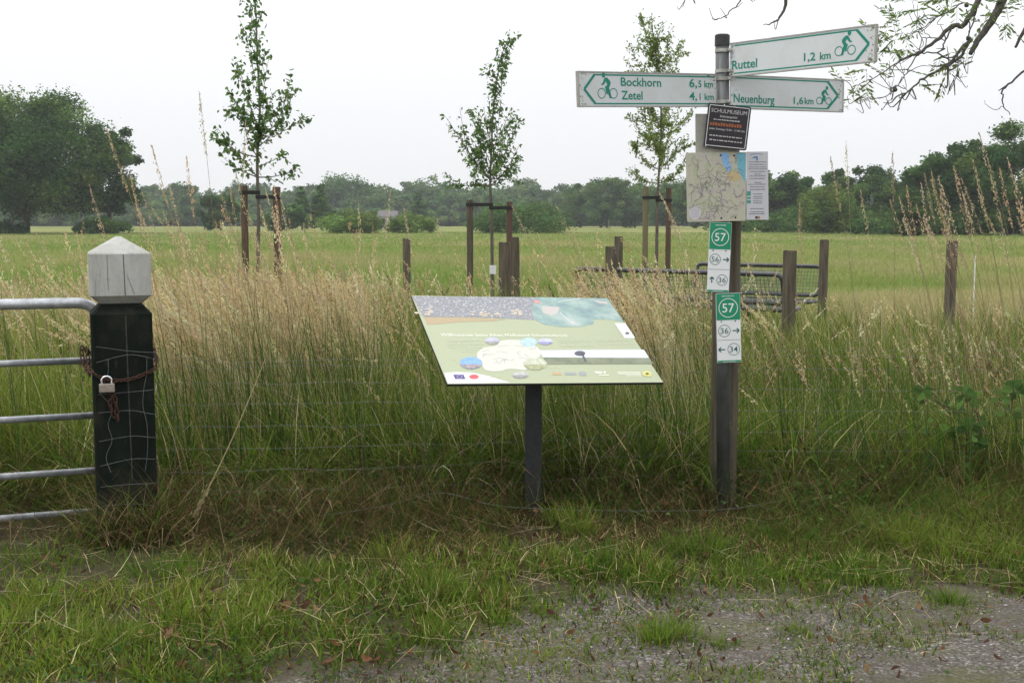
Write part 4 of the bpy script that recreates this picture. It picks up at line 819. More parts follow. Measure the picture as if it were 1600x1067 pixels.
ov('farm_picture', 813, 586, 12.5, 5.5, (.46, .46, .44), (.26, .26, .25), .0018, .1)
part('landscape_sky', ipoly([(838, 547.5), (1006, 546.5), (1014.5, 559.5), (848, 558.5), (845, 552)], .0012), print_mat('panel_sky', (.62, .66, .74)), board)
part('landscape_field', ipoly([(848.5, 558.8), (1014.7, 559.8), (1021, 569), (855, 569.5)], .0012), mottled('panel_heath', (.12, .15, .09), (.26, .28, .18), 12, .3, 0, 0), board)
part('landscape_tree', join([oval(906, 552.5, 8.5, 4, .0018), ipoly([(908, 553), (911, 553), (917, 565), (913, 565)], .0018)]), print_mat('panel_tree', (.09, .09, .11)), board)
part('corner_field', ipoly([(694, 583), (712, 581.5), (735, 582), (760, 587), (798, 598.2), (700, 599.3)], .0012), print_mat('panel_white_field', (.72, .73, .74)), board)
part('blue_flag', ipoly([(708, 585.5), (724, 585.5), (727.5, 592.5), (711, 592.5)], .0018), print_mat('panel_flag_blue', (.08, .07, .30)), board)
part('flag_stars', join([IP.disc(IP.uv(718 + 4.0 * math.cos(t), 589 + 2.1 * math.sin(t)), .0022, .0028, .0023, 6) for t in np.linspace(0, 6.28, 12, endpoint=False)]), print_mat('panel_star', (.62, .50, .10)), board)
part('red_emblem', oval(740.5, 589, 7.5, 3.6, .0018), print_mat('panel_red', (.58, .10, .11)), board)
part('white_label', ipoly([(960, 505), (977, 505), (992.5, 528.5), (976, 528.5)], .0012), print_mat('panel_label', (.72, .73, .74)), board)
part('label_mark', oval(980, 521, 3.2, 2, .0018), print_mat('panel_label_ink', (.12, .12, .14)), board)
part('footer_logos', join([ipoly([(929, 580), (940, 581), (941, 584), (931, 583.5)], .0012), ipoly([(942, 581), (946, 580), (947, 583), (944, 584)], .0012), ipoly([(935, 585.5), (951, 585.5), (951.5, 587), (936, 587)], .0012),
     ipoly([(964, 581.5), (1000, 581.5), (1000.8, 583), (964.8, 583)], .0012), ipoly([(966, 584), (1001, 584), (1001.6, 585.2), (966.6, 585.2)], .0012), ipoly([(978, 586.5), (1002, 586.5), (1002.5, 587.7), (978.6, 587.7)], .0012)]), W_, board)
part('grey_logo', join([ipoly([(882, 582), (900, 582), (901, 586), (883, 586)], .0012), ipoly([(904, 581), (915, 581), (917, 587), (906, 587)], .0012)]), print_mat('panel_grey_logo', (.30, .32, .33)), board)
part('orange_logo', ipoly([(862, 582), (876, 582), (877.5, 586), (864, 586)], .0012), print_mat('panel_orange_logo', (.48, .34, .17)), board)
part('flower_logo', join([IP.disc(IP.uv(1011 + 4.6 * math.cos(t), 584.5 + 2.5 * math.sin(t)), .011, .013, .0016 + .0002 * i, 10) for i, t in enumerate(np.linspace(0, 6.28, 8, endpoint=False))]), print_mat('panel_flower', (.60, .58, .18)), board)
part('flower_centre', oval(1011, 584.5, 2.4, 1.3, .004), print_mat('panel_flower_c', (.07, .06, .04)), board)
under = lambda v, w: IP.at([(v[0], v[1])], w)[0]
ub = [IP.slab([(PW * .25, PH * .28), (PW * .75, PH * .28), (PW * .75, PH * .34), (PW * .25, PH * .34)], -.05, -.0125), IP.slab([(PW * .25, PH * .66), (PW * .75, PH * .66), (PW * .75, PH * .72), (PW * .25, PH * .72)], -.05, -.0125)]
for g_ in ub: part('mounting_rail', g_, MAT['anthracite'], info)
ztop = IP.O[2] + 0
cpt = c_ - IP.n * .03
part('post', box(ptx, 6.66, (cpt[2] - .1) / 2 - .02, .092, .092, cpt[2] - .02, .006), MAT['anthracite'], info)
part('post_bracket', box(ptx, 6.68, cpt[2] - .07, .2, .2, .03, .004), MAT['anthracite'], info)

# ------------------------------------------------------------------ gate post, gate, chain, padlock
GA = R_(20); gc = P(193, 700, 6.13); gp_o = np.array([gc[0], 6.15, 0])
gpt = thing('gate_post', gp_o, 'thick dark green wooden gate post with a white pyramid cap', 'gate post')
HW = .146
zs = lambda y: P(193, y, 6.02)[2]
def prism_stack(levels, o, rz):
    V = []; 
    for z, hw in levels:
        c = .04 * hw / HW; q = [(-hw + c, -hw), (hw - c, -hw), (hw, -hw + c), (hw, hw - c), (hw - c, hw), (-hw + c, hw), (-hw, hw - c), (-hw, -hw + c)] if False else [(-hw + .012, -hw), (hw - .012, -hw), (hw, -hw + .012), (hw, hw - .012), (hw - .012, hw), (-hw + .012, hw), (-hw, hw - .012), (-hw, -hw + .012)]
        V += [(x, y, z) for x, y in q]
    V = np.array(V, float); m = len(levels); k = np.arange(8); k2 = (k + 1) % 8
    Fs = [np.concatenate([np.stack([i * 8 + k, i * 8 + k2, (i + 1) * 8 + k2, (i + 1) * 8 + k], 1) for i in range(m - 1)]), np.array([k[::-1], (m - 1) * 8 + k])]
    return rotz(V, rz) + o, Fs
zneck, zsh, zcap, zeave, zap = zs(476), zs(491), zs(462), zs(397), zs(370)
part('shaft', prism_stack([(-.1, HW), (zsh, HW), (zneck, HW * .70), (zneck + .004, HW * .70)], gp_o, GA), MAT['post_green'], gpt)
part('cap', prism_stack([(zneck + .004, HW * .70), (zcap, HW + .001), (zeave, HW + .001), (zeave + .008, HW - .006), (zap - .002, .016), (zap, .012)], gp_o, GA), MAT['post_white'], gpt)
cr = lambda x, z0, z1, w: rotz(box(x, -HW - .0012, (z0 + z1) / 2, w, .003, z1 - z0, .0008, 1)[0], GA) + gp_o
def crack(x, z0, z1, w, sl=0):
    V, Fs = box(0, 0, 0, w, .003, z1 - z0, 0); V = V.copy(); V[:, 0] += x + sl * V[:, 2]; V[:, 1] += -HW - .0012; V[:, 2] += (z0 + z1) / 2; return rotz(V, GA) + gp_o, Fs
part('crack', join([crack(.018, zcap + .002, zeave - .002, .0030, -.02), crack(-.06, zcap + .03, zeave - .004, .0012, -.01), crack(.048, zcap + .005, zcap + .1, .0012, -.35), crack(.022, .3, zsh - .006, .006, -.01)]), mottled('crack_dark', (.02, .02, .018), (.07, .066, .058), 30, .9, 0, 0), gpt)

gdir = np.array([-math.cos(GA), -math.sin(GA), 0.])                   # the gate runs left and towards the camera
g0 = gp_o + rotz(np.array([[-HW + .035, HW + .04, 0]]), GA)[0]
gate = thing('field_gate', g0 + gdir * 1.7, 'galvanised five-bar tubular field gate beside the post', 'gate')
def gz_at(y, x=130): return P(x, y, (g0 + gdir * .05)[1])[2]
ztopg = gz_at(473)
LG = 3.6
tr = .028
stile = g0 + gdir * (-.02)
top = arc_pts([stile + [0, 0, .06], stile + [0, 0, ztopg], stile + gdir * LG + [0, 0, ztopg], stile + gdir * LG + [0, 0, .06]], .13, 8)
part('frame', tube(top, tr, 16), MAT['galv'], gate, smooth=True)
for y in (563, 649, 735, 827):
    z = gz_at(y) if y < 800 else .085; part('rail', tube([stile + gdir * .0 + [0, 0, z], stile + gdir * 1.5 + [0, 0, z - .004], stile + gdir * LG + [0, 0, z]], .0175, 14), MAT['galv'], gate, smooth=True)
def hook():
    z = gz_at(563); b = stile + gdir * .06; return tube([b + [0, 0, z - .015], b + [0, -.01, z - .05], b + [0, -.01, z - .085]], .004, 6)
part('hook', hook(), MAT['cap'], gate)

def torus_link(c, t, nrm, L=.044, Wd=.026, r=.0042):
    t = t / np.linalg.norm(t); nrm = nrm - t * (nrm @ t); nrm /= np.linalg.norm(nrm); s = np.cross(nrm, t); pts = []
    for a in np.linspace(0, 2 * math.pi, 17): pts.append(c + t * (math.cos(a) * (L / 2 - r) * (1 if abs(math.cos(a)) < 9 else 1)) + s * math.sin(a) * (Wd / 2 - r))
    return tube(pts, r, 6, False)
def chain_along(path, start=0):
    path = smooth_path(path, 240); seg = np.r_[0, np.cumsum(np.linalg.norm(np.diff(path, axis=0), axis=1))]; L = seg[-1]; step = .031; out = []
    for i, s in enumerate(np.arange(step / 2, L, step)):
        j = np.searchsorted(seg, s); j = min(max(j, 1), len(path) - 1); f = (s - seg[j - 1]) / (seg[j] - seg[j - 1] + 1e-9); c = path[j - 1] * (1 - f) + path[j] * f; t = path[j] - path[j - 1]
        a = np.array([0, -1., .0]) if abs(t[2]) < np.linalg.norm(t) * .8 else np.array([1., 0, 0]); b = np.cross(t, a); nn = a * math.cos(.8 + (i % 2) * 1.57) + b / np.linalg.norm(b) * math.sin(.8 + (i % 2) * 1.57); out.append(torus_link(c, t, nn))
    return out
LP_ = lambda x, y, z: rotz(np.array([[x, y, 0.]]), GA)[0] + gp_o + [0, 0, z]
zc = lambda y: P(193, y, 6.0)[2]
fr = -HW - .012
loop = [LP_(-HW - .02, -.02, zc(548)), LP_(-HW - .016, -HW * .6, zc(570)), LP_(-HW - .004, fr, zc(579)), LP_(-.10, fr, zc(590)), LP_(-.05, fr, zc(594)), LP_(.03, fr, zc(593)), LP_(.10, fr, zc(586)), LP_(HW + .004, fr, zc(577)), LP_(HW + .016, -HW * .5, zc(566)), LP_(HW + .014, HW * .6, zc(560)), LP_(HW + .004, -fr, zc(556)), LP_(0, -fr, zc(560)), LP_(-HW, -fr, zc(560)), LP_(-HW - .02, HW * .4, zc(552)), LP_(-HW - .045, .03, zc(548)), LP_(-HW - .04, -.03, zc(568)), LP_(-HW - .02, -HW, zc(582))]
tail = [LP_(-.062, fr - .004, zc(600)), LP_(-.045, fr - .004, zc(622)), LP_(-.04, fr - .004, zc(640)), LP_(-.035, fr - .003, zc(655))]
tail2 = [LP_(-.05, fr - .006, zc(605)), LP_(-.068, fr - .004, zc(630)), LP_(-.05, fr - .004, zc(650))]
single('chain', join(chain_along(loop) + chain_along(tail) + chain_along(tail2)), MAT['rust'], 'rusty brown chain wrapped round the gate post', 'chain', smooth=True)
pk = LP_(-.082, fr - .022, zc(604)); 
pad = thing('padlock', pk, 'small brass padlock with a bright shackle hanging on the chain', 'padlock')
V, Fs = box(0, 0, 0, .074, .026, .044, .005); part('lock_body', (rotz(V, GA) + pk + [0, 0, .0], Fs), MAT['brass'], pad)
sh = [(-.024, 0, .018), (-.024, 0, .036)] + [(-.024 * math.cos(t), 0, .036 + .022 * math.sin(t)) for t in np.linspace(0, math.pi, 10)] + [(.024, 0, .036), (.024, 0, .018)]
part('shackle', tube(rotz(np.array(sh), GA) + pk, .0048, 10), MAT['chrome'], pad, smooth=True)

# ------------------------------------------------------------------ wire fence from post to post
FW = thing('wire_fence', (-.3, 6.5, 0), 'thin galvanised wire netting fence running behind the information board', 'fence')
a0 = gp_o + rotz(np.array([[HW * .2, -HW - .006, 0]]), GA)[0]; rw = np.random.default_rng(3)
endx = np.array([wx, 6.9, 0]); far = np.array([wx + 5.2, 7.3, 0])
hts = [.875, .84, .75, .64, .52, .40, .28, .17, .07]
for h in hts:
    L = []
    bkc = gp_o + rotz(np.array([[HW + .012, HW * .8, 0]]), GA)[0]
    pre = gp_o + rotz(np.array([[-HW + .02, -HW - .006, 0]]), GA)[0]; cor = gp_o + rotz(np.array([[HW + .004, -HW - .004, 0]]), GA)[0]
    up = .085 if h > .8 else 0.; L.append(pre + [0, 0, h + up + rw.normal(0, .012)]); L.append(a0 + [0, 0, h + up + .012 + rw.normal(0, .006)]); L.append(cor + [0, 0, h + up * .8 + rw.normal(0, .006)])
    L.append(bkc + [0, 0, h + up * .6])
    for t in np.linspace(0.08, 1, 14): L.append(bkc * (1 - t) + endx * t + [0, rw.normal(0, .004), h - .02 * math.sin(t * math.pi) + rw.normal(0, .005)])
    for t in np.linspace(.1, 1, 8): L.append(endx * (1 - t) + far * t + [0, 0, h - .03 * math.sin(t * math.pi) + rw.normal(0, .006)])
    part('line_wire', tube(smooth_path(L, 90), .0008, 5), MAT['wire'], FW)
stays = []
for t in np.arange(0.03, 1, .105):
    q = [bkc * (1 - t) + endx * t + [rw.normal(0, .008), 0, h] for h in np.linspace(.05, .85, 6)]; stays.append(tube(q, .0007, 4))
for x in (-.085, .095):
    q = [gp_o + rotz(np.array([[x + rw.normal(0, .014), -HW - .006, 0]]), GA)[0] + [0, 0, h] for h in np.linspace(.35, .92, 8)]; stays.append(tube(smooth_path(q, 24), .0011, 4))
part('stay_wires', join(stays), MAT['wire'], FW); stays = []
for t in np.arange(.03, 1, .08):
    q = [endx * (1 - t) + far * t + [rw.normal(0, .01), 0, h] for h in np.linspace(.05, .86, 5)]; stays.append(tube(q, .0007, 4))
part('stay_wires', join(stays), MAT['wire'], FW)
lw = smooth_path([P(500, 806, 6.1), P(600, 790, 6.2), P(690, 770, 6.35), P(780, 790, 6.2), P(930, 797, 6.2), P(1100, 797, 6.2), P(1160, 792, 6.25), P(1230, 780, 6.4)], 60)
part('slack_wire', tube(lw, .0008, 5), MAT['wire'], FW)

# ------------------------------------------------------------------ fence posts around the resting place
def fpost(px, top, wpx, d, label):
    x = P(px, top, d)[0]; z = P(px, top, d)[2]; r = wpx / F_PX * d / 2
    single('fence_post', wood_post(rngp, x, d, r, z, lean=(rngp.normal(0, .012), 0)), MAT['wood_grey'], label, 'fence post', 'wooden fence posts')
fpost(635, 373, 12, 23, 'thin grey fence post alone in the grass left of the middle staked tree')
fpost(789, 379, 18, 14.4, 'thick grey fence post right of the middle young tree, nearer of a pair')
fpost(806, 371, 13, 18.5, 'slim greenish fence post right of the middle young tree, behind a thicker one')
fpost(957, 386, 18, 14.0, 'thick fence post in front of the mesh bench, nearer of a pair')
fpost(967, 370, 13, 20, 'slim fence post just behind the thick one at the mesh bench')
fpost(1234, 392, 21, 12.6, 'thick fence post in front of the benches right of the signpost')
fpost(1287, 375, 14, 17.6, 'slim fence post at the right end of the far mesh bench')
fpost(1487, 377, 17, 15.5, 'lone fence post standing in the grass at the right')
wp = P(1524, 400, 17); single('electric_fence_stake', tube([(wp[0], 17, -.1), (wp[0], 17, wp[2])], .008, 8), MAT['plastic_white'], 'thin white plastic electric fence stake at the right', 'fence stake')

# ------------------------------------------------------------------ mesh benches
def mesh_bench(label, L0, L1, ztop, zseat, face):
    """back from L0 to L1 (ground points), seat towards 'face'"""
    L0, L1 = np.array(L0, float), np.array(L1, float); e = (L1 - L0); L = np.linalg.norm(e); e /= L; n = np.array([-e[1], e[0], 0.]) * face
    t = thing('mesh_bench', (L0 + L1) / 2, label, 'bench', 'mesh benches at the resting place')
    b = lambda u, v, z: L0 + e * u + n * v + [0, 0, z]
    fr = arc_pts([b(L / 2, .1, zseat + .08), b(.0, .1, zseat + .08), b(0, 0, ztop), b(L, 0, ztop), b(L, .1, zseat + .08), b(L / 2, .1, zseat + .08)], .09, 6)
    part('backrest_frame', tube(fr, .030, 12), MAT['bench'], t, smooth=True)
    g = []; zb = zseat + .08
    for u in np.arange(.06, L - .04, .05): g.append(tube([b(u, .1, zb), b(u, 0, ztop)], .0035, 4))
    for s in np.linspace(.08, .92, 8): g.append(tube([b(.02, .1 * (1 - s), zb + (ztop - zb) * s), b(L - .02, .1 * (1 - s), zb + (ztop - zb) * s)], .0035, 4))
    part('backrest_mesh', join(g), MAT['bench_mesh'], t)
    sf = arc_pts([b(L / 2, .12, zseat), b(0, .12, zseat), b(0, .55, zseat), b(L, .55, zseat), b(L, .12, zseat), b(L / 2, .12, zseat)], .07, 6)
    part('seat_frame', tube(sf, .027, 12), MAT['bench'], t, smooth=True)
    g = []
    for u in np.arange(.06, L - .04, .05): g.append(tube([b(u, .12, zseat), b(u, .55, zseat)], .0035, 4))
    for v in np.linspace(.16, .52, 8): g.append(tube([b(.02, v, zseat), b(L - .02, v, zseat)], .0035, 4))
    part('seat_mesh', join(g), MAT['bench_mesh'], t)
    for u in (L * .2, L * .8):
        part('leg', tube(arc_pts([b(u, .34, -.1), b(u, .34, zseat - .02), b(u, .10, zseat + .04), b(u, .03, ztop - .06)], .05, 4), .026, 10), MAT['bench'], t, smooth=True)
za = P(898, 420, 15.6)[2]
mesh_bench('nearer mesh bench seen from behind, dark tube frame with rounded corner', (P(899, 420, 15.6)[0], 15.6, 0), (P(1222, 431, 13.9)[0], 13.9, 0), za, za - .42, 1)
zb_ = P(1090, 412, 19.6)[2]
mesh_bench('farther mesh bench facing the camera behind the nearer bench', (P(1284, 419, 18.4)[0], 18.4, 0), (P(1090, 412, 19.6)[0], 19.6, 0), zb_, .40, 1)

# ------------------------------------------------------------------ trees
def young_tree(name, label, d, trunk_px, rad0, branches, leaf_n, leaf_size, asp, pal, seed, drop=.5, leader_leaves=None):
    rng = np.random.default_rng(seed); pts = [P(x, y, d) for x, y in trunk_px]; pts[0][2] = -.1; base = np.array([pts[0][0], d, 0])
    t = thing(name, base, label, 'tree', 'young staked trees')
    m = 40; tp = smooth_path(pts, m); zz = tp[:, 2]; Ht = zz.max(); tr_ = rad0 * (1 - .93 * np.clip(zz / Ht, 0, 1)) * (1 + rng.normal(0, .05, m)) + .002
    geo = [tube(tp, tr_, 8)]; cents, dirs = [], []
    for (y0, (ex, ey), nl) in branches:
        nl = int(nl * 2.3)
        z0 = P(trunk_px[-1][0], y0, d)[2]; i = int(np.argmin(np.abs(zz - z0))); s = tp[i]; dd = rng.normal(0, .32); e = P(ex, ey, d) + np.array([0, dd, 0])
        L = np.linalg.norm(e - s); mid = s * .5 + e * .5 + np.array([0, 0, -.10 * L]) + rng.normal(0, .03, 3)
        br_ = smooth_path([s, mid, e], 14); geo.append(tube(br_, np.linspace(max(tr_[i] * .5, .005), .0018, 14), 5))
        for k in range(max(2, int(L / .22))):
            f = rng.uniform(.3, .95); q = br_[int(f * 13)]; e2_ = q + (e - s) / L * rng.uniform(.08, .2) + rng.normal(0, .06, 3); geo.append(tube([q, (q + e2_) / 2 + rng.normal(0, .01, 3), e2_], [.003, .0022, .0012], 4))
            for j in range(max(1, int(nl * .45 / max(2, int(L / .22))))): ff = rng.uniform(.2, 1.05); cents.append(q + (e2_ - q) * ff + rng.normal(0, .018, 3)); dirs.append(e2_ - q)
        for j in range(int(nl * .6)):
            ff = rng.uniform(.25, 1.03); cents.append(br_[min(int(ff * 13), 13)] + rng.normal(0, .03, 3)); dirs.append(e - s)
    for j in range(leader_leaves or leaf_n):
        ff = rng.uniform(.42, 1.0) if leader_leaves is None else 1 - (rng.random() ** 1.3) * .42; cents.append(tp[int(ff * (m - 1))] + rng.normal(0, .045, 3)); dirs.append(rng.normal(0, 1, 3))
    part('trunk', join(geo), MAT['young_bark'], t, smooth=True)
    c = np.array(cents); dv = np.array(dirs); dv = dv / np.linalg.norm(dv, axis=1)[:, None] * .5 + rng.normal(0, .55, c.shape) + np.array([0, 0, -drop]); n = len(c)
    part('crown', leaf_quads(rng, c + dv * .02, dv, leaf_size * rng.uniform(.6, 1.25, n), asp, pick(rng, n, pal)), MAT['leaf'], t)
    return t, tp, tr_
PEAR = [(.11, .20, .06), (.155, .25, .075), (.08, .155, .048), (.20, .29, .10)]
T1 = young_tree('young_tree', 'leftmost young tree held between two brown stakes', 13.8, [(404, 470), (403, 420), (404, 340), (402, 250), (406, 170), (402, 90), (400, 20), (396, -30)], .027,
    [(285, (336, 198), 34), (275, (462, 266), 26), (282, (372, 262), 18), (245, (348, 215), 24), (228, (456, 168), 30), (215, (360, 148), 28), (222, (442, 108), 30), (180, (366, 106), 28), (172, (425, 88), 24), (150, (384, 60), 18), (265, (432, 238), 18), (200, (470, 176), 26), (190, (352, 176), 22), (245, (378, 165), 30), (235, (420, 150), 34), (205, (385, 110), 28), (200, (434, 140), 30), (120, (418, 60), 16), (110, (386, 40), 16), (70, (414, 20), 14), (60, (386, 8), 14), (20, (410, -14), 12), (255, (395, 190), 22), (220, (410, 190), 24)], 150, .064, .52, PEAR, 21)
T2 = young_tree('young_tree', 'middle young tree with a slim leading shoot between two stakes', 15.4, [(770, 470), (769, 420), (768, 330), (766, 285), (768, 230), (770, 180), (776, 130), (783, 90), (795, 58)], .026,
    [(288, (694, 284), 34), (285, (702, 192), 34), (278, (720, 172), 28), (272, (735, 168), 26), (275, (812, 182), 30), (278, (819, 240), 28), (262, (806, 172), 28), (255, (748, 185), 26), (240, (798, 168), 24), (290, (800, 262), 26), (292, (740, 268), 24), (245, (760, 180), 20), (280, (735, 215), 28), (270, (790, 210), 30), (268, (752, 225), 26), (282, (780, 245), 24), (284, (722, 232), 26), (276, (750, 195), 28), (266, (795, 190), 28), (258, (782, 160), 26), (250, (738, 178), 24), (288, (812, 225), 24), (240, (755, 165), 20), (262, (768, 190), 24), (120, (764, 100), 14), (110, (786, 84), 14), (150, (764, 130), 16), (150, (784, 115), 14), (90, (800, 66), 10)], 60, .062, .45, PEAR, 22, .6, 260)
T3 = young_tree('young_tree', 'light green young tree partly hidden behind the left-pointing arm', 17.4, [(1025, 460), (1026, 400), (1027, 330), (1029, 280), (1033, 210), (1031, 130), (1022, 70), (1018, 25)], .028,
    [(s, (x, y), n) for s, x, y, n in ((285, 985, 262, 60), (285, 1062, 262, 60), (270, 992, 225, 90), (268, 1072, 215, 90), (255, 1000, 200, 90), (250, 1065, 180, 90), (235, 985, 180, 80), (230, 1050, 150, 90), (215, 990, 150, 80), (210, 1078, 168, 60), (195, 980, 130, 80), (190, 1062, 118, 80), (170, 976, 100, 80), (165, 1072, 62, 80), (150, 985, 70, 90), (150, 1052, 85, 90), (130, 1000, 50, 90), (130, 1048, 45, 80), (110, 1010, 35, 70), (100, 1036, 40, 60), (80, 1002, 22, 50), (240, 1040, 230, 90), (230, 1010, 215, 90), (200, 1045, 190, 90), (180, 1010, 160, 90), (160, 1030, 110, 90), (120, 1026, 70, 80))], 320, .056, .40, [(.25, .34, .10), (.17, .25, .07), (.22, .30, .09), (.30, .36, .12)], 23, .35)
def stake(px, top, wpx, d, mat, label, bot=None):
    x = P(px, top, d)[0]; z = P(px, top, d)[2]; r = wpx / F_PX * d / 2; g = wood_post(rngp, x, d, r, z, lean=((bot or 0), 0)); return single('tree_stake', g, mat, label, 'tree stake', 'round stakes beside the young trees'), x, z, r
def tie(T, d, stA, stB, ya, yb, label):
    """two rubber straps from the stakes to the trunk"""
    tp, tr_ = T[1], T[2]; tx = tp[int(np.argmin(np.abs(tp[:, 2] - P(800, ya, d)[2])))][0]; r = tr_[int(np.argmin(np.abs(tp[:, 2] - P(800, ya, d)[2])))] + .004
    zA, zB = P(800, ya, d)[2], P(800, yb, d)[2]; t = thing('tree_tie', (tx, d, min(zA, zB)), label, 'tree tie', 'rubber tree ties')
    for (x, rr, z, sg) in ((stA[1], stA[3], zA, -1), (stB[1], stB[3], zB, 1)):
        # a flat loop round stake and trunk
        a = np.linspace(0, math.pi, 12); P1 = [(x + sg * (rr + .006) * math.sin(q), d + (rr + .006) * math.cos(q)) for q in a]; P2 = [(tx - sg * r * math.sin(q), d - r * math.cos(q)) for q in a]
        lp = np.array(P1 + P2); n = len(lp); hh = .042; lo = np.c_[lp, np.full(n, z - hh / 2)]; hi = np.c_[lp, np.full(n, z + hh / 2)]
        cen = np.array([[x, d]] * 12 + [[tx, d]] * 12); dirv = lp - cen; dirv /= np.linalg.norm(dirv, axis=1)[:, None]; o2 = lp + dirv * .005
        lo2 = np.c_[o2, np.full(n, z - hh / 2)]; hi2 = np.c_[o2, np.full(n, z + hh / 2)]; k = np.arange(n); k2 = (k + 1) % n
        V = np.concatenate([lo, hi, lo2, hi2]); part('strap', (V, [np.concatenate([np.stack([k, k2, n + k2, n + k], 1), np.stack([2 * n + k, 2 * n + k2, 3 * n + k2, 3 * n + k], 1), np.stack([n + k, n + k2, 3 * n + k2, 3 * n + k], 1), np.stack([k, k2, 2 * n + k2, 2 * n + k], 1)])]), MAT['rubber'], t)
s1a = stake(381, 291, 11, 13.8, MAT['stake'], 'brown round stake left of the leftmost young tree'); s1b = stake(432, 293, 12, 13.8, MAT['stake'], 'brown round stake right of the leftmost young tree')
tie(T1, 13.8, s1a, s1b, 301, 308, 'black rubber tie holding the leftmost young tree to its stakes')
s2a = stake(734, 313, 10, 15.4, MAT['wood_grey'], 'grey-brown round stake left of the middle young tree'); s2b = stake(796, 316, 9.5, 15.4, MAT['stake'], 'reddish round stake right of the middle young tree')
tie(T2, 15.4, s2a, s2b, 320, 325, 'black rubber tie holding the middle young tree to its stakes')
s3a = stake(1009, 292, 8.5, 17.4, MAT['stake_green'], 'greenish round stake left of the young tree behind the arm'); s3b = stake(1045, 294, 8, 17.4, MAT['stake'], 'brownish round stake right of the young tree behind the arm')
tie(T3, 17.4, s3a, s3b, 309, 313, 'black rubber tie holding the tree behind the left-pointing arm')
q = P(770, 429, 15.3); single('tree_tag', box(q[0], 15.33, q[2] + .06, .085, .004, .11, .001), MAT['plastic_white'], 'small white tag on the stem of the middle young tree', 'tag')

# ---- grown trees
def crown_geo(rng, clumps, n_each, size, pal, asp=.7):
    out = []
    for c, r in clumps:
        k = max(4, int(n_each * rng.uniform(.7, 1.3))); d = rng.normal(0, 1, (k, 3)); d /= np.linalg.norm(d, axis=1)[:, None]; rad = rng.random(k) ** .45
        p = c + d * rad[:, None] * np.asarray(r) ; p += rng.normal(0, .20, (k, 3)) * np.asarray(r)
        base = pick(rng, 1, pal, None, .15); col = base * (1 + rng.normal(0, .16, (k, 1))).clip(.5, 1.6) * (1 + rng.normal(0, .04, (k, 3)))
        ax = rng.normal(0, 1, (k, 3)); ax[:, 2] *= .5; ax /= np.linalg.norm(ax, axis=1)[:, None]; nm = d * .8 + np.array([0, 0, .5]) + rng.normal(0, .6, (k, 3)); s = np.cross(ax, nm); s /= np.linalg.norm(s, axis=1)[:, None] + 1e-9
        L = size * rng.uniform(.55, 1.35, (k, 1)); W = L * asp * .5
        V = np.stack([p - ax * L * .5, p + s * W, p + ax * L * .5, p - s * W], 1).reshape(-1, 3); out.append((V, [np.arange(k * 4).reshape(-1, 4)], np.repeat(col, 4, 0)))
    return join(out)
def tree_shape(rng, kind, H, R, nclump):
    """clump centres and radii for a tree standing at the origin"""
    cl = []
    while len(cl) < nclump:
        d = rng.normal(0, 1, 3); d /= np.linalg.norm(d); q = rng.uniform(.45, .93) ** .8
        if kind == 'broad': z0, rz = H * .54, H * .44
        elif kind == 'round': z0, rz = H * .55, H * .43
        elif kind == 'tall': z0, rz = H * .54, H * .45
        elif kind == 'wood': z0, rz = H * .48, H * .50
        elif kind == 'shrub': z0, rz = H * .42, H * .50
        elif kind == 'willow': z0, rz = H * .48, H * .47
        elif kind == 'cone':
            z = rng.uniform(.08, .98); r = R * (1 - z) ** .8 * rng.uniform(.3, 1); a = rng.uniform(0, 6.28); cl.append((np.array([r * math.cos(a), r * math.sin(a), z * H]), np.array([.24, .24, .12]) * R * (1.15 - z * .8) * 1.3)); continue
        c = np.array([d[0] * R * q, d[1] * R * q, z0 + d[2] * rz * q])
        if c[2] < H * (.06 if kind in ('shrub', 'willow', 'wood') else .16): continue
        rr = R * rng.uniform(.13, .33); cl.append((c, np.array([rr, rr, rr * (.7 if kind != 'willow' else 1.1)])))
    return cl
def limbs(rng, H, R, clumps, r0, kind):
    z1 = H * (.30 if kind != 'cone' else .95); tp = smooth_path([(0, 0, -.3), (rng.normal(0, .01) * H, rng.normal(0, .01) * H, z1 * .5), (rng.normal(0, .02) * H, rng.normal(0, .02) * H, z1)], 8)
    geo = [tube(tp, np.linspace(r0 * 1.25, r0 * .75, 8) if kind != 'cone' else np.linspace(r0, r0 * .1, 8), 9)]
    if kind == 'cone': return join(geo)
    for c, r in clumps[:: max(1, len(clumps) // 16)]:
        s = tp[rng.integers(4, 8)]; mid = s * .45 + c * .55 + np.array([0, 0, .06 * H * rng.uniform(-.3, 1)]); geo.append(tube(smooth_path([s, mid, c], 7), np.linspace(r0 * .42, r0 * .06, 7), 5))
    return join(geo)
DEEP = [(.058, .122, .030), (.08, .155, .038), (.044, .096, .026), (.112, .188, .044)]
MID = [(.080, .155, .042), (.105, .185, .052), (.062, .125, .037), (.135, .215, .06)]
LIGHT = [(.15, .235, .055), (.12, .195, .046), (.185, .265, .068)]
def big_tree(label, px, top, hw, d, kind, pal, nclump, leaves, size, seed, group=None, zoff=0):
    rng = np.random.default_rng(seed); x = P(px, 360, d)[0]; H = P(px, top, d)[2]; R = hw / F_PX * d
    cl = tree_shape(rng, kind, H, R, nclump); base = np.array([x, d, 0]); t = thing('tree' if kind != 'shrub' else 'shrub', base, label, 'tree' if kind != 'shrub' else 'shrub', group)
    g = limbs(rng, H, R, cl, max(.035 * H * .55, .05), kind); part('trunk' if kind != 'shrub' else 'stems', (g[0] + base, g[1]), MAT['bark'], t, smooth=True)
    c = crown_geo(rng, cl, leaves / nclump, size, pal); part('crown' if kind != 'shrub' else 'foliage', (c[0] + base, c[1], c[2]), MAT['leaf_far'], t)
    return t
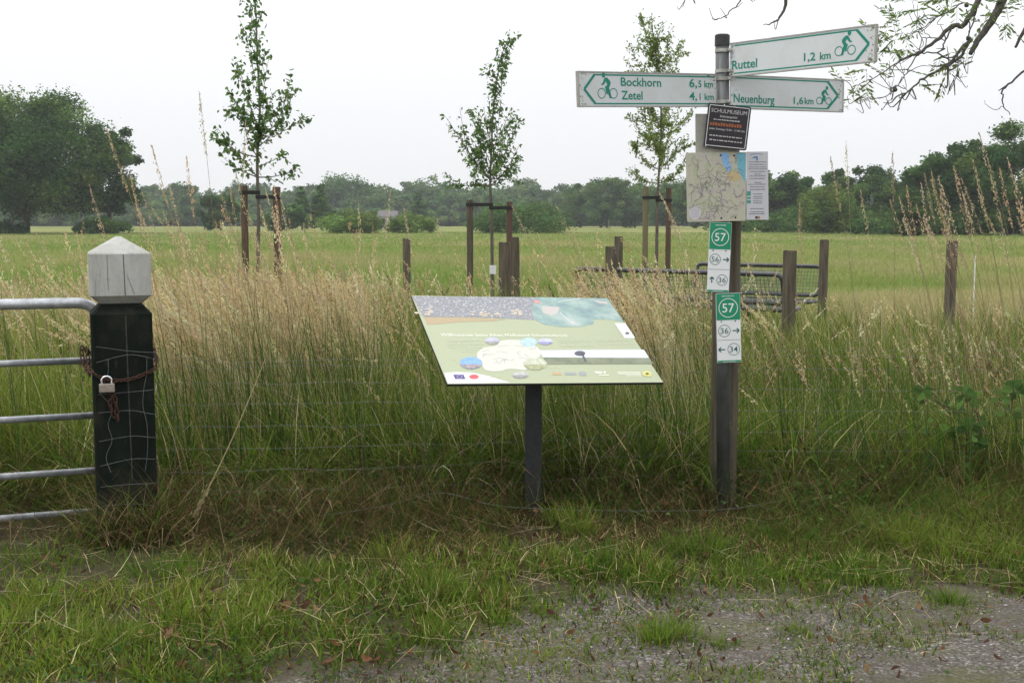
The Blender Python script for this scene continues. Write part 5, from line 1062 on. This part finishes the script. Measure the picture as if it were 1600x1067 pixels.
big_tree('large spreading dark oak at the far left edge of the meadow', 42, 136, 128, 152, 'broad', DEEP, 165, 95000, .37, 101)
big_tree('dark tree touching the right side of the large oak', 172, 186, 54, 158, 'tall', DEEP, 66, 30000, .34, 102)
big_tree('low bush under the large oak at the left', 160, 338, 42, 150, 'shrub', DEEP, 22, 5000, .3, 103)
big_tree('small bush left of the trunk of the large oak', 8, 344, 30, 150, 'shrub', DEEP, 18, 3500, .3, 104)
RB = 'rounded shrubs in the meadow'
big_tree('dense rounded shrub between the leftmost and middle young trees', 547, 327, 54, 158, 'shrub', LIGHT, 46, 15000, .26, 111, RB)
big_tree('smaller rounded shrub just left of the middle young tree', 641, 334, 42, 162, 'shrub', LIGHT, 36, 10000, .26, 112, RB)
big_tree('broad dark rounded shrub behind the middle young tree', 815, 318, 84, 160, 'shrub', MID, 60, 20000, .28, 113, RB)
big_tree('pointed dark tree above the smaller rounded shrub', 655, 300, 26, 300, 'cone', DEEP, 46, 6000, .5, 114)
cf = 'thin conifers in the wood line'
for i, (px, top, hw) in enumerate(((472, 290, 20), (502, 286, 24))):
    big_tree(('paler sparse conifer in the wood line right of the leftmost stakes', 'denser conifer next to the sparse one in the wood line')[i], px, top, hw, 215, 'cone', MID, 60, 5000, .5, 120 + i, cf)
big_tree('bushy dark tree behind the stakes of the leftmost young tree', 345, 300, 34, 205, 'wood', DEEP, 34, 9000, .48, 123)
big_tree('low rounded tree in the wood just right of the leftmost stakes', 447, 318, 36, 200, 'wood', MID, 30, 7000, .45, 124)
big_tree('tall round tree rising above the hazy wood at the left', 300, 290, 26, 360, 'round', MID, 30, 6000, .8, 125)
big_tree('pale broad tree crown rising highest in the hazy middle wood', 532, 272, 50, 410, 'wood', MID, 44, 9000, .9, 126)
# right-hand wood, nearer and darker
big_tree('tallest dark oak at the right edge of the wood', 1578, 193, 84, 135, 'wood', DEEP, 80, 34000, .36, 130)
big_tree('large dark oak left of the tallest one at the right', 1512, 208, 68, 140, 'wood', DEEP, 70, 28000, .36, 131)
big_tree('dark oak sloping down from the right-hand oaks', 1448, 234, 54, 146, 'wood', DEEP, 50, 18000, .36, 132)
big_tree('light green willow standing before the wood right of the notice', 1291, 284, 46, 150, 'willow', LIGHT, 50, 16000, .3, 133)
big_tree('bright bush at the foot of the right-hand oaks', 1424, 318, 36, 128, 'shrub', [(.08, .125, .035), (.06, .10, .03)], 34, 10000, .26, 134)
big_tree('low bush at the foot of the wood right of the willow', 1362, 338, 40, 150, 'shrub', MID, 26, 6000, .3, 135)
big_tree('dark dome-shaped tree in the middle of the right-hand wood', 1362, 249, 44, 178, 'wood', DEEP, 44, 13000, .42, 136)
WOODR = 'deciduous trees of the right-hand wood'
for i, (px, top, hw, d, lb) in enumerate(((1205, 264, 38, 185, 'dark tree just right of the notice sheet in the wood edge'), (1248, 266, 34, 188, 'dark tree behind the light green willow'), (1318, 260, 34, 185, 'dark tree between the willow and the dome-shaped tree'), (1420, 256, 42, 175, 'dark tree in the dip left of the right-hand oaks'), (1150, 272, 36, 240, 'tree hidden mostly behind the map board'),
                                      (1085, 274, 34, 270, 'tree left of the map board in the wood edge'), (1045, 278, 32, 280, 'tree behind the stakes of the light green young tree'), (992, 276, 34, 290, 'tree in the wood left of the light green young tree'), (948, 272, 34, 290, 'peaked tree in the wood right of the broad shrub'), (908, 284, 30, 300, 'tree above the right end of the broad dark shrub'))):
    big_tree(lb, px, top, hw * 1.2, d, 'wood', DEEP if px > 1100 else MID, 46, 13000, .5, 140 + i, WOODR)
def far_woods():
    rng = np.random.default_rng(77); g = []
    spec = [(px, 289 + 6 * math.sin(px * .045) - 5 * math.sin(px * .013 + 1) + rng.normal(0, 3) - (5 if 560 < px < 900 else 0), rng.uniform(32, 44), rng.uniform(430, 480)) for px in np.arange(-700, 2300, 17)]
    spec += [(px, 303 + rng.normal(0, 5), 34, rng.uniform(390, 420)) for px in np.arange(-700, 2300, 26)]
    spec += [(px, 330 + rng.normal(0, 4), 26, rng.uniform(370, 385)) for px in np.arange(-700, 2300, 22) if not 715 < px < 800]
    for px, top, hw, d in spec:
        H = P(px, top, d)[2]; R = hw / F_PX * d; cl = tree_shape(rng, 'wood', H, R, 30); c = crown_geo(rng, cl, 90, 1.25, MID)
        o = np.array([P(px, 350, d)[0], d, 0]); g.append((c[0] + o, c[1], c[2])); tk = limbs(rng, H, R, cl[:8], .3, 'round'); g.append((tk[0] + o, tk[1], np.array([.07, .06, .045])))
    return join(g)
single('far_woods', far_woods(), MAT['leaf_far'], 'hazy unbroken belt of far woodland behind the meadow', 'woods', kind='stuff')
def undergrowth():
    rng = np.random.default_rng(88); g = []
    for px in np.arange(1130, 1720, 11):
        d = rng.uniform(132, 150) if px > 1380 else rng.uniform(160, 182); H = rng.uniform(1.6, 4.2); o = np.array([P(px + rng.normal(0, 4), 350, d)[0], d, 0]); cl = [(np.array([rng.normal(0, 1.3), rng.normal(0, .8), H * rng.uniform(.15, .85)]), np.array([.9, .9, .7])) for _ in range(12)]
        c = crown_geo(rng, cl, 60, .34, DEEP + MID[:2]); g.append((c[0] + o, c[1], c[2]))
    return join(g)
single('undergrowth', undergrowth(), MAT['leaf_far'], 'dark low undergrowth along the foot of the right-hand wood', 'undergrowth', kind='stuff')
hz = P(607, 352, 240); hs_ = thing('farmhouse', (hz[0], 240, 0), 'pale farmhouse glimpsed among the far trees', 'house')
part('wall', box(hz[0], 240, 1.2, 3.4, 5, 2.4, .02), mottled('pale_wall', (.42, .40, .38), (.52, .50, .48), 3, .9, 0, 0), hs_)
x0, y0 = hz[0], 240.
part('roof', (np.array([(x0 - 1.95, y0 - 2.9, 2.41), (x0 + 1.95, y0 - 2.9, 2.41), (x0 + 1.95, y0 + 2.9, 2.41), (x0 - 1.95, y0 + 2.9, 2.41), (x0 - 1.95, y0, 3.6), (x0 + 1.95, y0, 3.6)]), [np.array([[0, 1, 5, 4], [2, 3, 4, 5], [3, 2, 1, 0]]), np.array([[0, 4, 3], [1, 2, 5]])]), mottled('grey_roof', (.09, .085, .085), (.17, .16, .16), 3, .8, 0, 0), hs_)
for dx in (-.85, .85): part('window', box(x0 + dx, 237.47, 1.5, .9, .05, 1.1), MAT['black_edge'], hs_)

# ---- the tree whose branches hang in at the top right
def overhang():
    rng = np.random.default_rng(31); d = 7.3; t = thing('overhanging_tree', (4.9, 7.0, 0), 'ash tree whose gnarled branches hang in at the upper right', 'tree')
    fork = np.array([4.7, 6.9, 3.6]); trunk = [tube(smooth_path([(4.9, 7.0, -.3), (4.85, 7.0, 1.6), fork, (4.9, 6.9, 5.2), (4.7, 7.2, 7.0)], 20), np.linspace(.24, .10, 20), 12)]
    br_ = []; lv = []
    def limb(pts, r0, r1, twigs=0, leaves=0, rad=(.05, .22), jitter=.0035):
        n = max(8, 4 * len(pts)); c = smooth_path(pts, n); c[1:-1] += rng.normal(0, jitter, (n - 2, 3)) * np.array([1, 1, 1]); br_.append(tube(c, np.linspace(r0 * .8, r1 * .8, n), 7)); ends = [c[-1]]
        for k in range(twigs):
            i = rng.integers(n // 4, n); q = c[i]; tdir = c[min(i + 1, n - 1)] - c[max(i - 1, 0)]; tdir /= np.linalg.norm(tdir) + 1e-9; v = tdir * .6 + rng.normal(0, .7, 3) * np.array([1, .8, 1]) + np.array([-.1, 0, -.15]); v /= np.linalg.norm(v); L = rng.uniform(*rad)
            e = q + v * L; m = (q + e) / 2 + rng.normal(0, .03, 3) + np.array([0, 0, -.02]); br_.append(tube(smooth_path([q, m, e + np.array([0, 0, .03])], 8), np.linspace(max(r1, .0028), .0014, 8), 5)); ends.append(e)
        return c, ends
    pp = lambda l, dd=0: [P(x, y, d + dd + z) for x, y, *zz in l for z in [zz[0] if zz else 0]]
    def spray(cx, cy, dd, n, r):
        c = P(cx, cy, d + dd)
        for k in range(n):
            q = c + rng.normal(0, r, 3) * np.array([1.2, 1, .7]); v = rng.normal(0, 1, 3) + np.array([-.6, 0, -.3]); v /= np.linalg.norm(v); L = rng.uniform(.08, .15); br_.append(tube([q, q + v * L], [.0014, .0008], 4)); s = np.cross(v, [0, 0, 1.]); s /= np.linalg.norm(s) + 1e-9
            for j in np.linspace(.25, 1, 4):
                for sg in (-1, 1): lv.append((q + v * L * j + s * sg * .022, v * .6 + s * sg * .8 + np.array([0, 0, -.2])))
            lv.append((q + v * (L + .02), v))
    limb([fork] + pp([(1640, -110), (1575, -15), (1555, 25), (1530, 60), (1516, 85)]), .05, .016)
    A, ea = limb(pp([(1516, 60), (1500, 90), (1475, 105), (1440, 125), (1425, 140), (1400, 152)]), .012, .005, 8, rad=(.05, .16))
    limb(pp([(1516, 62), (1495, 85), (1480, 105)]), .014, .008, 5)
    B, eb = limb([fork + [0, 0, .4]] + pp([(1600, -130), (1545, -30), (1527, 5), (1505, 40), (1488, 42), (1465, 62), (1435, 83), (1405, 95)]), .03, .008)
    limb(pp([(1435, 83), (1405, 97), (1378, 116), (1350, 128), (1332, 140)]), .006, .002, 9, rad=(.05, .2))
    limb(pp([(1435, 83), (1420, 110), (1410, 122), (1398, 138)]), .005, .003, 6)
    limb(pp([(1398, 140), (1380, 152), (1352, 156), (1335, 158)]), .004, .0016, 6, rad=(.04, .12))
    limb(pp([(1398, 140), (1392, 155), (1384, 164)]), .0035, .0016, 3, rad=(.04, .1))
    limb(pp([(1488, 42), (1478, 62), (1470, 80), (1438, 82)]), .006, .005, 3); limb(pp([(1478, 62), (1455, 60), (1440, 62), (1438, 80)]), .004, .003, 2)
    limb(pp([(1510, 15), (1515, 40), (1513, 60)]), .005, .004); limb(pp([(1525, 5), (1524, 25), (1513, 58)]), .006, .005)
    limb(pp([(1505, 5), (1470, 25), (1440, 45), (1415, 62)]), .006, .002, 6); limb(pp([(1455, 60), (1440, 42), (1437, 24)]), .003, .0016, 3)
    limb(pp([(1495, 90), (1497, 110), (1490, 125)]), .004, .0018, 8, rad=(.03, .12)); limb(pp([(1520, 65), (1523, 80), (1516, 98), (1505, 98)]), .003, .0014, 2, rad=(.03, .06))
    for hub in ((1488, 42), (1513, 60), (1434, 84), (1398, 140), (1510, 8)):
        c = P(*hub, d); bm = bmesh.new(); bmesh.ops.create_icosphere(bm, subdivisions=2, radius=.015)
        for v in bm.verts: v.co *= rng.uniform(.75, 1.2)
        V, Fs = bmgeo(bm); br_.append((V + c, Fs))
    limb([fork + [0, 0, .9]] + pp([(1650, 20), (1612, 20), (1600, 50), (1586, 75)], .1), .03, .009)
    limb(pp([(1660, 60), (1600, 112), (1570, 138), (1567, 152), (1568, 165), (1578, 180)], .1), .010, .0028, 1, rad=(.03, .05)); limb(pp([(1568, 164), (1558, 172), (1545, 166), (1537, 157)], .1), .003, .0014)
    limb([fork + [0, 0, .9], P(1660, 20, 6.3), P(1660, 60, 6.3)], .02, .011)
    # twigs entering over the signs
    limb([fork + [0, 0, 1.6]] + pp([(1500, -160), (1330, -90), (1240, -20), (1226, 12), (1214, 32), (1192, 40)], .2), .03, .0024, 3, rad=(.03, .08)); limb(pp([(1330, -90), (1240, -40), (1170, -12), (1150, 10), (1130, 28), (1112, 30)], .2), .008, .0022, 5, rad=(.03, .1)); limb(pp([(1240, -40), (1120, -30), (1080, -8), (1065, 12)], .2), .006, .002, 5, rad=(.03, .1))
    for cx, cy, n, r in ((1450, 15, 16, .06), (1480, 5, 16, .06), (1420, 20, 8, .05), (1400, 35, 6, .05), (1398, 62, 12, .045), (1408, 72, 10, .04), (1385, 48, 5, .04), (1368, 130, 8, .05), (1352, 138, 6, .04), (1365, 105, 3, .04), (1330, 145, 5, .03), (1480, 108, 10, .05), (1475, 122, 8, .04), (1560, 25, 10, .05), (1580, 30, 8, .04), (1595, 12, 7, .05), (1540, 12, 5, .05), (1345, 160, 4, .04), (1478, 90, 5, .04)): spray(cx, cy, rng.normal(.05, .12), max(2, int(n * .62)), r * 1.15)
    # further leafy sprays above the frame and round the fork, so that the tree has a crown
    for k in range(170):
        q = fork + np.array([rng.normal(-.5, 1.5), rng.normal(0, 1.4), rng.uniform(1.2, 4.2)])
        v = q - CC
        if v[2] / v[1] < .42 and abs(v[0] / v[1]) < .47: continue
        for j in range(26): lv.append((q + rng.normal(0, .16, 3), rng.normal(0, 1, 3)))
        if k % 6 == 0: br_.append(tube(smooth_path([fork + [0, 0, rng.uniform(.3, 2.5)], (fork + q) / 2 + [0, 0, .3], q], 8), np.linspace(.03, .004, 8), 5))
    part('trunk', join(trunk), MAT['bark'], t, smooth=True); part('branches', join(br_), MAT['twig'], t, smooth=True)
    c = np.array([a for a, b in lv]); dv = np.array([b for a, b in lv]); n = len(c)
    part('leaves', leaf_quads(rng, c, dv, rng.uniform(.028, .054, n), .27, pick(rng, n, [(.18, .27, .06), (.13, .20, .05), (.23, .32, .08)])), MAT['leaf'], t)
overhang()

# ---- bramble at the right
def bramble():
    rng = np.random.default_rng(17); o = P(1545, 735, 7.2); t = thing('bramble', (o[0], 7.2, 0), 'bramble with broad light green leaves in the grass at the right', 'bramble')
    st, lv, dr = [], [], []
    for x, y, bx in ((1560, 622, 1575), (1525, 622, 1550), (1497, 640, 1545), (1540, 660, 1555), (1475, 680, 1530), (1590, 612, 1585), (1525, 690, 1540), (1580, 645, 1580), (1505, 665, 1540)) + tuple((rng.uniform(1440, 1610), rng.uniform(585, 720), rng.uniform(1500, 1600)) for _ in range(12)):
        e = P(x, y, 7.0 + rng.normal(0, .08)); b = P(bx, 735, 7.25); b[2] = 0; m = (e + b) / 2 + np.array([.03, 0, .12]); st.append(tube(smooth_path([b, m, e], 10), np.linspace(.004, .0018, 10), 5))
        for k in range(6): a = k * 1.05 + rng.uniform(0, .5); lv.append(e + np.array([math.cos(a) * .045, rng.normal(0, .03), math.sin(a) * .03])); dr.append((math.cos(a), rng.normal(0, .4), math.sin(a) * .6))
    part('stems', join(st), MAT['stake'], t); lv, dr = np.array(lv), np.array(dr); n = len(lv)
    part('leaves', leaf_quads(rng, lv, dr, rng.uniform(.035, .08, n), .72, pick(rng, n, [(.16, .28, .07), (.12, .21, .055), (.08, .15, .04), (.07, .13, .035), (.06, .11, .03), (.09, .15, .04)], None, .1), .1, 1.2), MAT['leaf'], t)
bramble()

# ------------------------------------------------------------------ haze over the meadow and woods
def haze():
    g = box(0, 330, 31, 1500, 760, 64); m = bpy.data.materials.new('haze'); m.use_nodes = True; t = m.node_tree; t.nodes.remove(t.nodes['Principled BSDF'])
    v = t.nodes.new('ShaderNodeVolumePrincipled'); v.inputs['Density'].default_value = .00038; v.inputs['Color'].default_value = (.93, .96, 1, 1); v.inputs['Anisotropy'].default_value = .2
    t.links.new(v.outputs[0], t.nodes['Material Output'].inputs['Volume']); m.cycles.homogeneous_volume = True if hasattr(m.cycles, 'homogeneous_volume') else None
    single('haze', g, m, 'pale summer haze lying over the meadow and woods', 'haze', kind='stuff')
haze()
